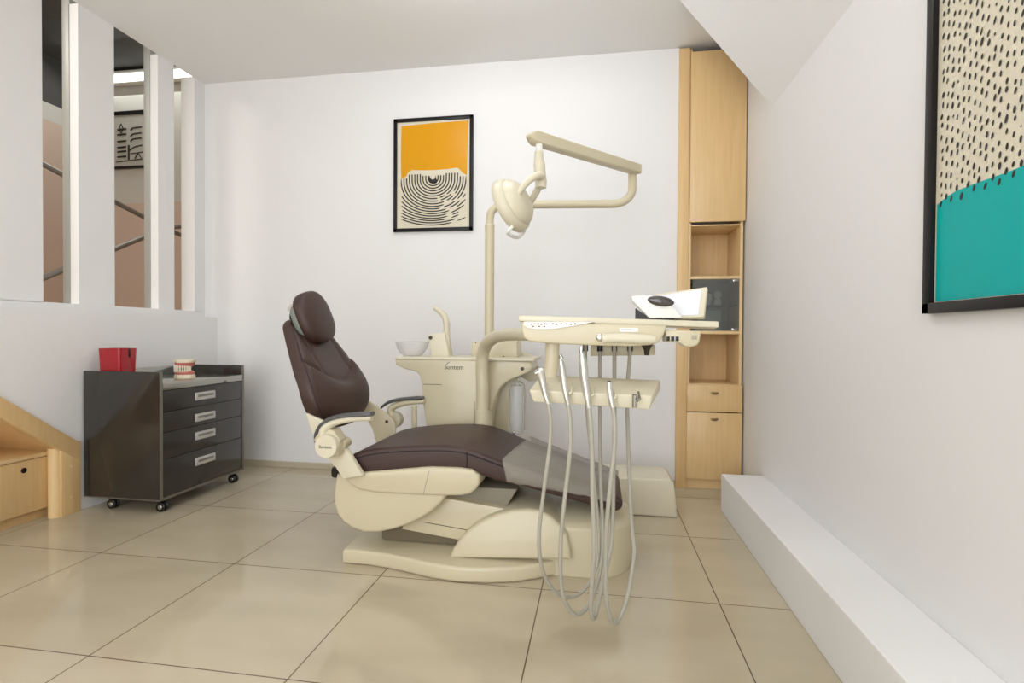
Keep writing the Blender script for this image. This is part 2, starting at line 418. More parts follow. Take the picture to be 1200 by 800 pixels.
# things behind the glass
m_ = mat('pale_green_card', (170, 186, 178), .6)
t = tag(obj('storage_box', Box(.60, .735, 3.36, 3.46, zsB1 + .0005, zsB1 + .125, .004), m_), 'pale blue-green box behind the glass door of the tall cabinet', 'box')
mc = mat('white_cup', (224, 226, 220), .4)
for i, (x, zz, lab) in enumerate(((.660, zg + .0005, 'white paper cup with handle, standing alone on the glass shelf'),)):
    bmm = lathe([(.016, 0), (.019, .045), (.021, .07), (.019, .07), (.014, .004), (0, .004)], (x, 3.36, zz), seg=20)
    tag(obj('cup', bmm, mc), lab, 'cup')
bmm = lathe([(.018, 0), (.024, .018), (.018, .038), (.011, .042), (.017, .048), (.025, .066), (.017, .084), (0, .09)], (.716, 3.37, zg + .0005), seg=20)
tag(obj('cotton_jar', bmm, mc), 'white two-bulb jar beside the cup behind the cabinet glass', 'jar')

# ================================================================== UNDERSTAIRS CUPBOARD
ys = at(73, 604, X=BX).y
stair = thing('understairs_cupboard', 'light wood cupboard set under a slanted board beside the dark trolley', 'cabinet', (BX, 1.7, 0))
wv = zline(yA) - at(93, 541, X=BX).z             # board depth measured upright
y0 = yTop + .01
obj('slanted_board', prism([(yA, zA - wv), (yA, zA), (y0, zline(y0)), (y0, zline(y0) - wv)], BX, -2.60, 'X', .0015, 2), WOOD, stair)
ps = obj('post', Box(-2.60, BX - .002, ys, yA, 0, zline(ys) - wv + .03, .0015), WOOD, stair)
yr = at(61, 603, X=-2.59).y
obj('corner_post', lathe([(.0, 0), (.028, 0), (.028, zline(2.17) - wv), (0, zline(2.17) - wv)], (-2.592, (yr + ys) / 2 + .008, 0), seg=24), WOODE, stair)
for zz in (at(85, 546, X=BX).z, at(86, 582, X=BX).z):
    obj('screw_cap', lathe([(.0, 0), (.005, 0), (.004, .002), (0, .002)], (BX - .002, (ys + yA) / 2, zz), (1, 0, 0), 12), WOODE, ps)
DX = -2.615
zd1 = at(30, 534, X=DX).z; yd = at(61, 560, X=DX).y
ztop = at(61, 529, X=DX).z + .006
obj('cabinet_top', Box(-3.05, DX + .006, .9, yd + .01, ztop - .018, ztop, .001), WOODE, stair)
dr = obj('door', Box(DX - .018, DX, 1.35, yd, at(61, 592, X=DX).z, ztop - .021, .0015), WOOD, stair)
hp = at(28, 551, X=DX)
obj('finger_hole', lathe([(.0, 0), (.0125, 0), (.0125, .002), (.009, .003), (0, .001)], (DX, hp.y, hp.z), (1, 0, 0), 20), BLACK, dr)
obj('door', Box(DX - .018, DX, .9, 1.346, at(61, 592, X=DX).z, ztop - .021, .0015), WOOD, stair)
obj('plinth', Box(-3.05, DX - .03, .9, yd + .004, 0, at(61, 592, X=DX).z + .01, .001), WOOD, stair)
obj('side_panel', Box(-3.05, -2.602, yd + .011, yd + .035, 0, .6), WOOD, stair)
obj('back_panel', Box(-3.07, -3.05, .9, yd + .035, 0, 1.0), WOOD, stair)
obj('slanted_lining', prism([(yA - .05, zline(yA - .05) - wv + .002), (yA - .05, zline(yA - .05) - wv + .02), (y0, zline(y0) - wv + .02), (y0, zline(y0) - wv + .002)], -2.602, -3.05, 'X'), WOOD, stair)
obj('side_panel', Box(-3.07, -2.602, .88, .9, 0, .98), WOOD, stair)

# ================================================================== TROLLEY
tx0, tx1, ty0 = -2.553, -2.115, 2.30
ty1 = at(286, 480, X=tx1).y
zbt = at(187, 588, X=tx1).z; ztp = at(187, 436, X=tx1).z; zw1 = at(187.5, 449.5, X=tx1).z; zw0 = at(187.5, 457.5, X=tx1).z
tr = thing('instrument_trolley', 'dark grey glossy four-drawer trolley on casters with a steel top', 'trolley', ((tx0 + tx1) / 2, (ty0 + ty1) / 2, 0))
obj('side_panel', Box(tx0, tx1 - .004, ty0, ty0 + .016, zbt, ztp, .001), CABG, tr)
obj('side_panel', Box(tx0, tx1 - .004, ty1 - .016, ty1, zbt, ztp, .001), CABG, tr)
bm = new()
for a in (ty0, ty1 - .016): box(bm, tx1 - .004, tx1, a, a + .016, zbt, ztp, .0005)
box(bm, tx1 - .004, tx1, ty0 + .016, ty1 - .016, zbt, zbt + .012)
box(bm, tx0, tx1 - .004, ty0 - .001, ty0, zbt, zbt + .006)
obj('edge_band', bm, CABE, tr)
obj('back_panel', Box(tx0, tx0 + .014, ty0 + .016, ty1 - .016, zbt, ztp - .006, .001), STEEL, tr)
obj('bottom_panel', Box(tx0 + .014, tx1 - .006, ty0 + .016, ty1 - .016, zbt, zbt + .02), CABG, tr)
obj('carcass', Box(tx0 + .014, tx1 - .03, ty0 + .016, ty1 - .016, zbt + .02, zw0), BLACK, tr)
obj('worktop', Box(tx0 + .014, tx1 + .001, ty0 + .016, ty1 - .016, zw0 - .002, zw1, .003), STEEL, tr)
obj('lock', lathe([(.007, 0), (.007, .003), (0, .003)], (tx1 + .001, at(264, 447, X=tx1).y, zw0 + .004), (1, 0, 0), 16), CABE, tr)
zz = [zw0 - .004, at(187, 484, X=tx1).z, at(187, 508.5, X=tx1).z, at(187, 540, X=tx1).z, zbt + .014]
hyc = [(229, 251.5)]
ya, yb_ = at(229, 480, X=tx1).y, at(252, 480, X=tx1).y
for i in range(4):
    d = obj('drawer', Box(tx1 - .03, tx1 - .003, ty0 + .0185, ty1 - .0185, zz[i + 1] + .0015, zz[i] - .0015, .001), CABG, tr)
    zh = at(240, (463, 487.5, 508.5, 538)[i], X=tx1).z
    h = obj('handle', Box(tx1 - .004, tx1 + .004, ya, yb_, zh - .021, zh + .021, .003), HANDLE, d)
    obj('recess', Box(tx1 + .003, tx1 + .0046, ya + .016, yb_ - .016, zh - .004, zh + .009, .0008), HANDLED, h)
def caster(x, y):
    r = .024
    c = obj('caster', lathe([(.011, 0), (.011, .01), (.016, .014), (.016, zbt - .036)], (x, y, .036), seg=16), BLACK, tr)
    for s in (-1, 1):
        w = lathe([(0, -.007), (r * .8, -.007), (r, -.004), (r, .004), (r * .8, .007), (0, .007)], (x + .01, y + s * .011, r + .0005), (0, 1, 0), 20)
        obj('wheel', w, BLACK, c)
        obj('hub', lathe([(.012, 0), (.010, .0015), (0, .0015)], (x + .01, y + s * .0182, r), (0, s, 0), 14), STEEL, c)
    obj('fork', Box(x - .012, x + .022, y - .0038, y + .0038, .02, .046, .002), BLACK, c)
for x in (tx0 + .11, tx1 - .045):
    for y in (ty0 + .05, ty1 - .05): caster(x, y)

# red bin
yb0 = 2.335
a0, a1 = at(114, 408, Y=yb0), at(140, 408, Y=yb0)
zr0, zr1 = zw1 + .0005, a0.z
rt = thing('red_bin', 'glossy red tapered plastic bin on the near end of the dark trolley', 'bin', ((a0.x + a1.x) / 2, yb0 + .08, zr0))
def rr(x0, x1, y0_, y1_, z, r=.012, n=4):
    o = []
    for cx, cy, s in ((x1 - r, y1_ - r, 0), (x0 + r, y1_ - r, 1), (x0 + r, y0_ + r, 2), (x1 - r, y0_ + r, 3)):
        for i in range(n + 1):
            a = PI / 2 * (s + i / n); o.append((cx + r * math.cos(a), cy + r * math.sin(a), z))
    return o
x0, x1 = max(a0.x, -2.55), a1.x
obj('bin_body', loft([rr(x0 + .008, x1 - .004, yb0 + .004, yb0 + .100, zr0), rr(x0, x1, yb0, yb0 + .108, zr1), rr(x0 + .004, x1 - .004, yb0 + .004, yb0 + .104, zr1), rr(x0 + .012, x1 - .008, yb0 + .008, yb0 + .096, zr0 + .01)]), RED, rt)
s0 = at(151.5, 414, X=x1 - .001)
obj('slot', Box(x1 - .006, x1 + .0008, s0.y - .006, s0.y + .006, s0.z - .020, zr1 - .004, .001), BLACK, rt)

# dental model
mc_ = at(213, 445, Z=zw1); mx, my = -2.36, 2.60
mx = at(213, 440, Y=my).x
md = thing('dental_model', 'pink and cream dental teeth model standing on the steel trolley top', 'dental model', (mx, my, zw1))
def arch(n, r, ry):
    return [(mx + r * math.sin(a), my - ry * math.cos(a)) for a in [(-1.75 + 3.5 * i / (n - 1)) for i in range(n)]]
z = zw1 + .0005
def plan(s): return [(mx + .056 * s * math.sin(a), my + .012 - .045 * s * math.cos(a) + (.01 if abs(a) > 2 else 0), 0) for a in [2 * PI * i / 28 for i in range(28)]]
def disc(s, zz_): return [(p[0], p[1], zz_) for p in plan(s)]
obj('lower_base', loft([disc(1, z), disc(1, z + .012), disc(.92, z + .022)]), PLASTER, md)
obj('lower_gum', loft([disc(.93, z + .020), disc(.95, z + .030), disc(.78, z + .040)]), GUM, md)
obj('upper_gum', loft([disc(.74, z + .062), disc(.93, z + .072), disc(.98, z + .088)]), GUM, md)
obj('upper_base', loft([disc(1.0, z + .086), disc(1.08, z + .094), disc(1.06, z + .102)]), PLASTER, md)
for nm, za, zb_, s in (('lower_teeth', z + .034, z + .050, .82), ('upper_teeth', z + .050, z + .074, .84)):
    b = new()
    for (px_, py_) in arch(13, .050 * s, .042 * s):
        lathe([(.0035, za - z), (.0052, (za + zb_) / 2 - z), (.0042, zb_ - z), (0, zb_ - z + .001)], (px_, py_ + .008, z), seg=8, bm=b)
    obj(nm, b, TOOTH, md)
obj('hinge', Box(mx - .012, mx + .012, my + .045, my + .056, z + .01, z + .09, .003), STEEL, md)

# ================================================================== POSTERS
def back_poster():
    TL, TR, BL, BR = [at(x, y, Y=YB - .012) for x, y in ((461.9, 139.5), (555.8, 135.3), (461.5, 271.3), (553, 270.3))]
    x0, x1, z0, z1 = (TL.x + BL.x) / 2, (TR.x + BR.x) / 2, (BL.z + BR.z) / 2, (TL.z + TR.z) / 2
    w, h = x1 - x0, z1 - z0
    t = thing('framed_poster', 'black-framed poster with an orange block over black curved lines on the back wall', 'poster', ((x0 + x1) / 2, YB, z0))
    f = .021; b = new(); ya_, yb_ = YB - .022, YB - .001
    box(b, x0, x1, ya_, yb_, z0, z0 + f, .001); box(b, x0, x1, ya_, yb_, z1 - f, z1, .001)
    box(b, x0, x0 + f, ya_, yb_, z0, z1, .001); box(b, x1 - f, x1, ya_, yb_, z0, z1, .001)
    obj('frame', b, FRAMEB, t)
    pr = obj('print', Box(x0 + f, x1 - f, YB - .010, YB - .004, z0 + f, z1 - f), FRAMEP, t)
    U = lambda u, v: (x0 + w * (u - 148) / 434, z1 - h * (v - 82) / 627)        # traced from the print itself
    og = [(188, 120), (372, 112), (556, 110), (552, 250), (548, 408), (530, 396), (512, 378), (497, 364), (440, 370), (370, 372), (300, 370), (248, 366), (226, 380), (214, 402), (188, 412), (186, 300)]
    obj('orange_block', prism([U(*p) for p in og], YB - .0108, YB - .0102, 'Y'), ORANGE, pr)
    b = new()
    for i in range(18):
        r = 26 + i * 15.2
        sag = r * (.95 if i < 10 else .95 - .006 * (i - 9))
        cx, cy = 366, 418
        n = 60; run = []
        gaps = [PI * random.uniform(.56, .66), PI * random.uniform(.68, .80)]
        runs = []
        for k in range(n + 1):
            a = PI * (k / n)
            u = cx - r * math.cos(a) * (1 if i < 11 else 1 + .02 * (i - 10)); v = cy + sag * math.sin(a) ** .9
            if i < 11: v = min(v, 690); vtop = 392 if i > 2 else 402
            if i < 11 and (k < 2 or k > n - 2): v = vtop + (0 if i < 8 else 20)
            ok = 188 < u < 544 and v < 684
            if i > 5 and any(abs(a - g_) < .028 for g_ in gaps): ok = False
            if ok: run.append((u, v))
            else:
                if len(run) > 3: runs.append(run)
                run = []
        if len(run) > 3: runs.append(run)
        for rn in runs:
            N = len(rn); th = 3.3
            L_, R_ = [], []
            for k, p in enumerate(rn):
                q0 = rn[max(k - 1, 0)]; q1 = rn[min(k + 1, N - 1)]
                d = Vector((q1[0] - q0[0], q1[1] - q0[1]))
                if d.length < 1e-6: d = Vector((1, 0))
                d.normalize(); nn = Vector((-d.y, d.x)) * th * (.45 if k in (0, N - 1) else 1)
                L_.append((p[0] + nn.x, p[1] + nn.y)); R_.append((p[0] - nn.x, p[1] - nn.y))
            for k in range(N - 1):
                q = [U(*L_[k]), U(*L_[k + 1]), U(*R_[k + 1]), U(*R_[k])]
                vs = [b.verts.new((p[0], YB - .0112, p[1])) for p in q]; b.faces.new(vs)
    core = [(345, 402), (352, 418), (362, 424), (374, 420), (378, 402), (382, 418), (390, 432), (384, 444), (366, 448), (350, 442), (342, 428)]
    vs = [b.verts.new((U(*p)[0], YB - .0112, U(*p)[1])) for p in core]; b.faces.new(vs)
    obj('curved_lines', b, INK, pr, smooth=False)
back_poster()

def right_poster():
    y1 = at(1082, 367.7, X=XR - .02).y; z0 = at(1082, 367.7, X=XR - .02).z; w, h = .70, 1.0; y0_ = y1 - w; z1 = z0 + h
    t = thing('framed_poster', 'large black-framed poster with black dashes over a teal block on the right wall', 'poster', (XR, (y0_ + y1) / 2, z0))
    f = .026; b = new(); xa_, xb_ = XR - .024, XR - .001
    box(b, xa_, xb_, y0_, y1, z0, z0 + f, .001); box(b, xa_, xb_, y0_, y1, z1 - f, z1, .001)
    box(b, xa_, xb_, y0_, y0_ + f, z0, z1, .001); box(b, xa_, xb_, y1 - f, y1, z0, z1, .001)
    obj('frame', b, FRAMEB, t)
    pr = obj('print', Box(XR - .010, XR - .004, y0_ + f, y1 - f, z0 + f, z1 - f), FRAMEP, t)
    ya_ = at(1097, 300, X=XR - .01).y
    z_b = at(1097, 353.5, X=XR - .01).z
    tp = [at(x, y, X=XR - .01) for x, y in ((1098.5, 240), (1108, 232), (1120, 224), (1140, 216), (1160, 209), (1180, 202), (1200, 194))]
    poly = [(p.y, p.z) for p in tp]
    e = poly[-1]; poly += [(e[0] - .1, e[1] + .02), (e[0] - .2, e[1] + .01), (y0_ + f + .012, e[1] - .03)]
    poly += [(y0_ + f + .012, z_b), (tp[0].y, z_b)]
    obj('teal_block', prism(poly, XR - .0108, XR - .0102, 'X'), TEAL, pr)
    def ztop_(y):
        q = poly[:10]
        for (ya1, za1), (ya2, za2) in zip(q, q[1:]):
            if ya2 <= y <= ya1: return za1 + (za2 - za1) * (ya1 - y) / (ya1 - ya2 + 1e-9)
        return e[1]
    b = new(); gy = .0190; gz = .0275
    ny = int((w - 2 * f - .03) / gy); nz = int(h / gz)
    for i in range(ny):
        y = y1 - f - .022 - i * gy
        zb0 = ztop_(y) - .012
        for j in range(nz):
            zc_ = zb0 + j * gz + (gz / 2 if i % 2 else 0) + random.uniform(-.006, .006)
            if zc_ > z1 - f - .014: break
            yy = y + random.uniform(-.003, .003) - .10 * (zc_ - zb0) * 0
            a, c = random.uniform(.0028, .0042), random.uniform(.0056, .0080)
            if j == 0: a, c = .0046, .0078
            if random.random() < .06: a *= 1.35; c *= 1.2
            if random.random() < .06: a *= .6; c *= .5
            ti = random.uniform(.05, .35)
            vs = []
            for k in range(10):
                q = 2 * PI * k / 10; dy_, dz_ = a * math.cos(q), c * math.sin(q)
                vs.append(b.verts.new((XR - .0113, yy - dy_ - dz_ * ti * 1.0, zc_ + dz_)))
            b.faces.new(vs)
    obj('dashes', b, INK, pr, smooth=False)
right_poster()

# ================================================================== DENTAL CHAIR
YC, HW = 2.17, .25
YN, YFAR = YC - HW, YC + HW
chair = thing('dental_chair', 'brown leatherette dental chair with ivory shell and base, half reclined', 'dental chair', (-.45, YC, 0))
# floor plate
fr = [(402, 660.5), (430, 663), (455, 667), (480, 672.5), (505, 678.5), (535, 683), (570, 684.5), (605, 683), (635, 678), (655, 673.5), (672, 671)]
front = [tuple(at(x, y, Z=0).xy) for x, y in fr]
rt_end = [(.05, 2.06), (.10, 2.10), (.125, 2.16), (.125, 2.26), (.10, 2.34), (.05, 2.40), (.0, 2.42)]
bl = at(412, 622, Z=.055)
outl = front + rt_end + [(-.3, 2.43), (-.6, 2.42), (bl.x - .06, bl.y + .06), (bl.x - .03, bl.y - .0)]
outl[-1] = (front[0][0] - .01, front[0][1] + .06)
outl[-2] = (front[0][0] - .04, 2.36)
b = prism(outl, .0006, .058, 'Z', .012, 3)
obj('base_plate', b, IVORY, chair, ang=45)
# rear drum of the base
def stad(inset=0, xa0=-.30, off=0):
    pts = []
    y0_, y1_ = 1.975 + inset, 2.43 - inset
    for i in range(17):
        a = -PI / 2 + PI * i / 16
        pts.append((-.03 + (.178 - inset) * max(math.cos(a), 0) ** .8, (y0_ + y1_) / 2 + (y1_ - y0_) / 2 * math.sin(a)))
    return [(xa0, y0_)] + pts + [(xa0, y1_)]
def ring(l, z): return [(x, y, z) for x, y in l]
drum = loft([ring(stad(), .0008), ring(stad(), .172), ring(stad(.003), .182), ring(stad(.03), .200), ring(stad(.10), .222)])
obj('base_drum', drum, IVORY, chair, ang=50)
# half-oval front fairing
def half_oval(cx, rx, rz, n=28, z0=.045, p=2.3):
    pts = []
    for i in range(n + 1):
        a = PI - PI * i / n
        ca, sa = math.cos(a), math.sin(a)
        pts.append((cx + rx * (abs(ca) ** (2 / p)) * (1 if ca > 0 else -1), z0 + rz * (abs(sa) ** (2 / p))))
    return pts
cxo = at(618, 600, Y=1.93).x; rzo = at(618, 599, Y=1.93).z - .045
xlo = at(526, 650, Y=1.91).x
ho = half_oval(cxo, cxo - xlo, rzo, p=1.95)
ho = XZ([(526, 654), (531, 642), (540, 630), (552, 619), (566, 610), (582, 603.5), (600, 599.5), (618, 598.5), (632, 600.5), (645, 607), (656, 617), (664, 628), (668, 645), (669, 656)], 1.93)
hbm = prism(ho, 1.925, 2.38, 'Y', .012, 3, fn=lambda c: (c[0], c[1] + (.0 if c[1] > 2.1 else (.03 * (c[2] / .25) ** 1.5)), c[2]))
obj('base_fairing', hbm, IVORY, chair, ang=50)
# lifting arm between base and seat shell
la = XZ([(505, 585), (521, 583), (553, 589), (592, 596), (620, 605), (612, 640), (580, 641), (533, 632), (470, 620), (478, 606)], 1.99)
lift = obj('lifting_arm', prism(la, 1.99, 2.34, 'Y', .006, 2), IVORY, chair)
g = XZ([(496, 611.5), (548, 621)], 1.989)
obj('panel_seam', tube([(g[0][0], 1.9895, g[0][1]), (g[1][0], 1.9895, g[1][1])], .0013, 1, 6), SCREW, lift)
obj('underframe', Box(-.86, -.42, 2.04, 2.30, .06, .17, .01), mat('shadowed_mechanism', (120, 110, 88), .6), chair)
obj('seat_riser', prism([(-.60, .30), (-.30, .30), (-.36, .2), (-.62, .2)], 2.03, 2.31, 'Y', .005, 2), mat('grey_metal', (150, 142, 124), .5), chair)
# half-moon shell
hm = XZ([(394, 556), (391, 575), (391, 590), (395, 603), (402, 612), (412, 619), (427, 624), (442, 624), (458, 621), (475, 616), (490, 609), (505, 600), (516, 590), (522, 581), (500, 570), (440, 558)], 1.915)
obj('half_moon_shell', prism(hm, 1.915, 2.425, 'Y', .012, 3), IVORY, chair, ang=50)
# seat shell
ss = XZ([(400, 557), (408, 566), (420, 574), (440, 577.5), (465, 579), (495, 580.5), (521, 581.5), (540, 581), (551, 579), (557, 574), (562, 566), (561, 557), (552, 550.5), (535, 548.5), (503, 547.5), (460, 551), (427, 554), (405, 553)], 1.90)
sshell = obj('seat_shell', prism(ss, 1.90, 2.44, 'Y', .012, 3), IVORY, chair, ang=50)
q = XZ([(503, 551), (496, 579)], 1.899)
obj('panel_seam', tube([(q[0][0], 1.8995, q[0][1]), (q[1][0], 1.8995, q[1][1])], .0007, 1, 6), HANDLED, sshell)
# seat cushion
top_pts = [(-.99, .375), (-.965, .408), (-.92, .437), (-.86, .454), (-.786, .466), (-.70, .475), (-.60, .481), (-.52, .481), (-.45, .468), (-.353, .434), (-.25, .401), (-.173, .376), (-.03, .333), (.03, .312), (.075, .300), (.095, .287)]
bot_pts = [(.098, .268), (.088, .252), (.06, .246), (-.019, .268), (-.136, .298), (-.26, .332), (-.379, .362), (-.44, .382), (-.498, .392), (-.618, .390), (-.75, .377), (-.88, .362), (-.97, .356)]
prof = smooth_closed(top_pts + bot_pts, 2)
prof = [(p[0], p[1]) for p in prof]
def taper(c, s=1):
    x, y, z = c; k = 1
    if x > -.42: k = 1 - .32 * min((x + .42) / .50, 1.05)
    return (x, YC + (y - YC) * k, z)
sc = prism(prof, YN, YFAR, 'Y', .018, 4, fn=taper)
seat = obj('seat_cushion', sc, LEATHER, chair, ang=60)
# piping along the near and far top edges
for s in (-1, 1):
    pp = [taper((x, YC + s * (HW + .0005), z - .020)) for x, z in top_pts[2:]]
    obj('seam', tube(pp, .0016, 3, 6), SEAMM, seat)
sp_ = [taper((-.475, YN - .0008, z)) for z in (.388, .42, .462)]
obj('seam', tube(sp_, .0016, 2, 6), SEAMM, seat)

# clear cover on the foot end (a thing of its own)
def clip_prof(xa0, xb0, grow=.0035):
    t_ = [(x, z) for x, z in top_pts if xa0 < x < xb0]
    def zi(P, x):
        P = sorted(P)
        for (a, za), (b_, zb2) in zip(P, P[1:]):
            if a <= x <= b_: return za + (zb2 - za) * (x - a) / (b_ - a + 1e-9)
        return P[-1][1]
    N = 26; xs_ = [xa0 + (xb0 - xa0) * i / N for i in range(N + 1)]
    return [(x, zi(top_pts, x) + grow, zi(bot_pts, x) - grow) for x in xs_]
t = bmesh.new(); secs = []
for i, (x, zt_, zb2) in enumerate(clip_prof(-.345, .045)):
    k = taper((x, YN - .0045, 0))[1]; k2 = taper((x, YFAR + .0045, 0))[1]
    sag = .006 * math.sin(i * 1.7) if i % 2 else .0
    edge = .03 * (i / 26)                      # the lower hem rises towards the feet
    pts_ = [(x + .02, k, zb2 + .004 + edge * 1.2 + sag * .6), (x + .012, k - .001, (zt_ + zb2) / 2), (x + .004, k + .001, zt_ - .012), (x, k + .012, zt_ + .001), (x + .02, YC, zt_ + .002), (x + .05, k2 - .012, zt_ + .001), (x + .05, k2, zt_ - .012), (x + .05, k2, zb2 + edge)]
    secs.append([t.verts.new(p) for p in pts_])
for a, b_ in zip(secs, secs[1:]):
    for k in range(len(a) - 1): t.faces.new((a[k], a[k + 1], b_[k + 1], b_[k]))
o = obj('plastic_cover', t, VINYL, None, ang=50); tag(o, 'clear plastic cover stretched over the foot end of the brown dental chair', 'plastic cover')
sm = o.modifiers.new('thick', 'SOLIDIFY'); sm.thickness = .0008

# backrest
def interp(tab, z):
    for a, b_ in zip(tab, tab[1:]):
        if b_[0] <= z <= a[0]:
            u = (z - b_[0]) / (a[0] - b_[0]); u_ = u
            return [b_[k] + (a[k] - b_[k]) * u_ for k in range(1, len(a))]
    return list(tab[-1][1:])
tab = [(.957, -1.272, .075, .028), (.95, -1.262, .105, .045), (.935, -1.248, .130, .062), (.90, -1.222, .150, .070), (.85, -1.190, .173, .076), (.79, -1.152, .203, .080), (.73, -1.110, .235, .086), (.69, -1.082, .249, .090), (.64, -1.060, .252, .098), (.595, -1.050, .238, .100), (.56, -1.050, .205, .098), (.53, -1.056, .16, .09), (.505, -1.068, .10, .065)]
zs_ = []
for a, b_ in zip(tab, tab[1:]):
    n = max(2, int((a[0] - b_[0]) / .006))
    zs_ += [a[0] + (b_[0] - a[0]) * i / n for i in range(n)]
zs_.append(tab[-1][0])
# smooth the table a little
vals = [interp(tab, z) for z in zs_]
for _ in range(6):
    vals = [vals[0]] + [[(vals[i - 1][k] + 2 * vals[i][k] + vals[i + 1][k]) / 4 for k in range(3)] for i in range(1, len(vals) - 1)] + [vals[-1]]
rings = []
NS = 120
for z, (xf, hw, th) in zip(zs_, vals):
    r_ = []
    for k in range(NS):
        a = 2 * PI * k / NS; ca, sa = math.cos(a), math.sin(a)
        p = 3.2 if ca > 0 else 6
        dy = hw * (1 if sa > 0 else -1) * abs(sa) ** (2 / p); dx = th / 2 * (1 if ca > 0 else -1) * abs(ca) ** (2 / p)
        X = xf - th / 2 + dx
        if ca > 0:
            w_ = min(1, ca * 2.0)
            zcv = .692 + .10 * (min(abs(dy), .22) / .2) ** 2
            s_ = max(0, min(1, (zcv - z) / .020)); s_ = s_ * s_ * (3 - 2 * s_)
            X += (.015 * s_ * math.exp(-max(0, zcv - z - .05) / .09) - .005 * math.exp(-((z - zcv - .004) / .010) ** 2)) * w_
            up__ = max(0, min(1, (z - zcv) / .01))
            X -= .007 * math.exp(-((abs(dy) - .115) / .006) ** 2) * w_ * up__
            X += .008 * w_ * up__ * max(0, min(1, (abs(dy) - .115) / .03))
        r_.append((X, YC + dy, z))
    rings.append(r_)
edges_ = [[Vector(q[k]) for q in rings[6:-6:3]] for k in (int(NS * (.75 + .055)), int(NS * (.25 - .055)))]
back = obj('backrest', loft(rings), LEATHER, chair, ang=70)
for e_ in edges_: obj('seam', tube(e_, .0016, 1, 6), SEAMM, back)
# headrest cushion
def cushion(cx, cy, cz, t_, w, h, tilt, roll_, e=2.6, bulge=0):
    R_ = Matrix.Rotation(tilt, 3, 'Y') @ Matrix.Rotation(roll_, 3, 'X'); rs_ = []
    for i in range(1, 30):
        v = -PI / 2 + PI * i / 30; cv, sv = math.cos(v), math.sin(v); r_ = []
        for k in range(48):
            a = 2 * PI * k / 48; ca, sa = math.cos(a), math.sin(a)
            pw = lambda q, ex: (1 if q > 0 else -1) * abs(q) ** (2 / ex)
            kk = pw(cv, e); p = Vector((t_ / 2 * pw(ca, e) * kk ** .6, w / 2 * pw(sa, e) * kk, h / 2 * pw(sv, e)))
            if p.x > 0: p.x += bulge * (1 - (2 * p.y / w) ** 2) * -.5
            p = R_ @ p; r_.append((cx + p.x, cy + p.y, cz + p.z))
        rs_.append(r_)
    return loft(rs_)
hr = obj('headrest', cushion(-1.222, YC - .005, .968, .088, .245, .232, math.radians(-19), math.radians(9), 2.6), LEATHER, chair, ang=70)
obj('headrest_shell', cushion(-1.247, YC - .012, .955, .05, .222, .165, math.radians(-17), math.radians(9), 3.4), SHELLG, hr, ang=70)
obj('headrest_bracket', tube([(-1.262, YC - .03, .90), (-1.300, YC - .03, .93), (-1.312, YC - .03, .965), (-1.308, YC - .03, .995)], .020, 5, 12, flat=((1, 0, 0), .5)), BLACK, hr)
obj('headrest_lock', lathe([(0, -.045), (.017, -.045), (.019, -.035), (.019, .035), (.017, .045), (0, .045)], (-1.304, YC - .01, 1.005), (0, 1, 0), 24), mat('clear_knob', (200, 196, 186), .25), hr)

# armrests
YAN, YAF = 1.84, 2.50
def armrest(Y, near):
    s = -1 if near else 1
    if near:
        top_ = [(369.5, 518), (371, 508), (377, 498), (386, 491.5), (398, 487.8), (412, 486), (426, 485.3), (437, 484.6)]
        arm = [(383, 518), (379.5, 507), (383, 500), (392, 494.5), (404, 491.5), (418, 490), (436, 489.3)]
    else:
        top_ = [(445, 480), (449, 475.5), (456, 471), (466, 468.2), (478, 466.8), (488, 466.3), (496, 466)]
        arm = [(460, 489), (458, 480), (463, 475.5), (473, 472.3), (484, 471), (497, 470.4)]
    a = arm
    pts_ = [at(x, y, Y=Y) for x, y in a]
    n_ = len(pts_)
    rs_ = [.020, .018, .017, .015, .0135, .012, .011][:n_]
    if not near: rs_ = [.020, .018, .016, .0145, .0125, .011]
    ar = obj('armrest', tube(pts_, rs_, 6, 16, flat=((0, 1, 0), 1.25)), IVORYL if near else IVORY, chair)
    pad = [at(x, y, Y=Y) for x, y in top_]
    L_ = len(pad)
    pr_ = [.003, .006, .008] + [.009] * (L_ - 5) + [.010, .008]
    obj('arm_pad', tube(pad, pr_, 6, 14, flat=((0, 1, 0), 2.6)), PADG, ar)
    hc = at(386.5, 521, Y=Y) if near else at(461.5, 492, Y=Y)
    r_ = .045 if near else .040
    hub = obj('arm_hub', lathe([(0, 0), (r_ * .93, 0), (r_, .006), (r_, .05), (r_ * .96, .056), (0, .056)], (hc.x, Y + (-.032 if near else .036), hc.z), (0, 1 if near else -1, 0), 40), IVORYL, ar)
    return ar, hc, hub
arn, hcn, hubn = armrest(YAN, True)
arf, hcf, hubf = armrest(YAF, False)
text('lettering', 'Suntem', .0165, (hcn.x - .001, YAN - .0325, hcn.z - .002), FACE_CAM, SCREW, hubn)
# hub blends into the arm, with the pivot link down to the shell
lk = XZ([(371, 512), (386, 505), (398, 514), (399, 527), (396, 536), (386, 536), (377, 531)], YAN + .035)
obj('arm_yoke', prism(XZ([(369, 514), (378, 502), (392, 503), (400, 515), (398, 533), (387, 536), (378, 531)], YAN), YAN - .012, YAN + .045, 'Y', .006, 3), IVORY, arn)
obj('arm_bracket', prism(XZ([(397, 517), (405, 521), (427, 556), (404, 560), (392, 541), (388, 530)], YAN + .05), YAN + .035, YAN + .062, 'Y', .004, 2), IVORYL, chair)
obj('pivot_pin', lathe([(0, 0), (.018, 0), (.018, .05), (0, .05)], (hcn.x + .035, YAN + .02, hcn.z + .0), (0, 1, 0), 20), IVORY, arn)
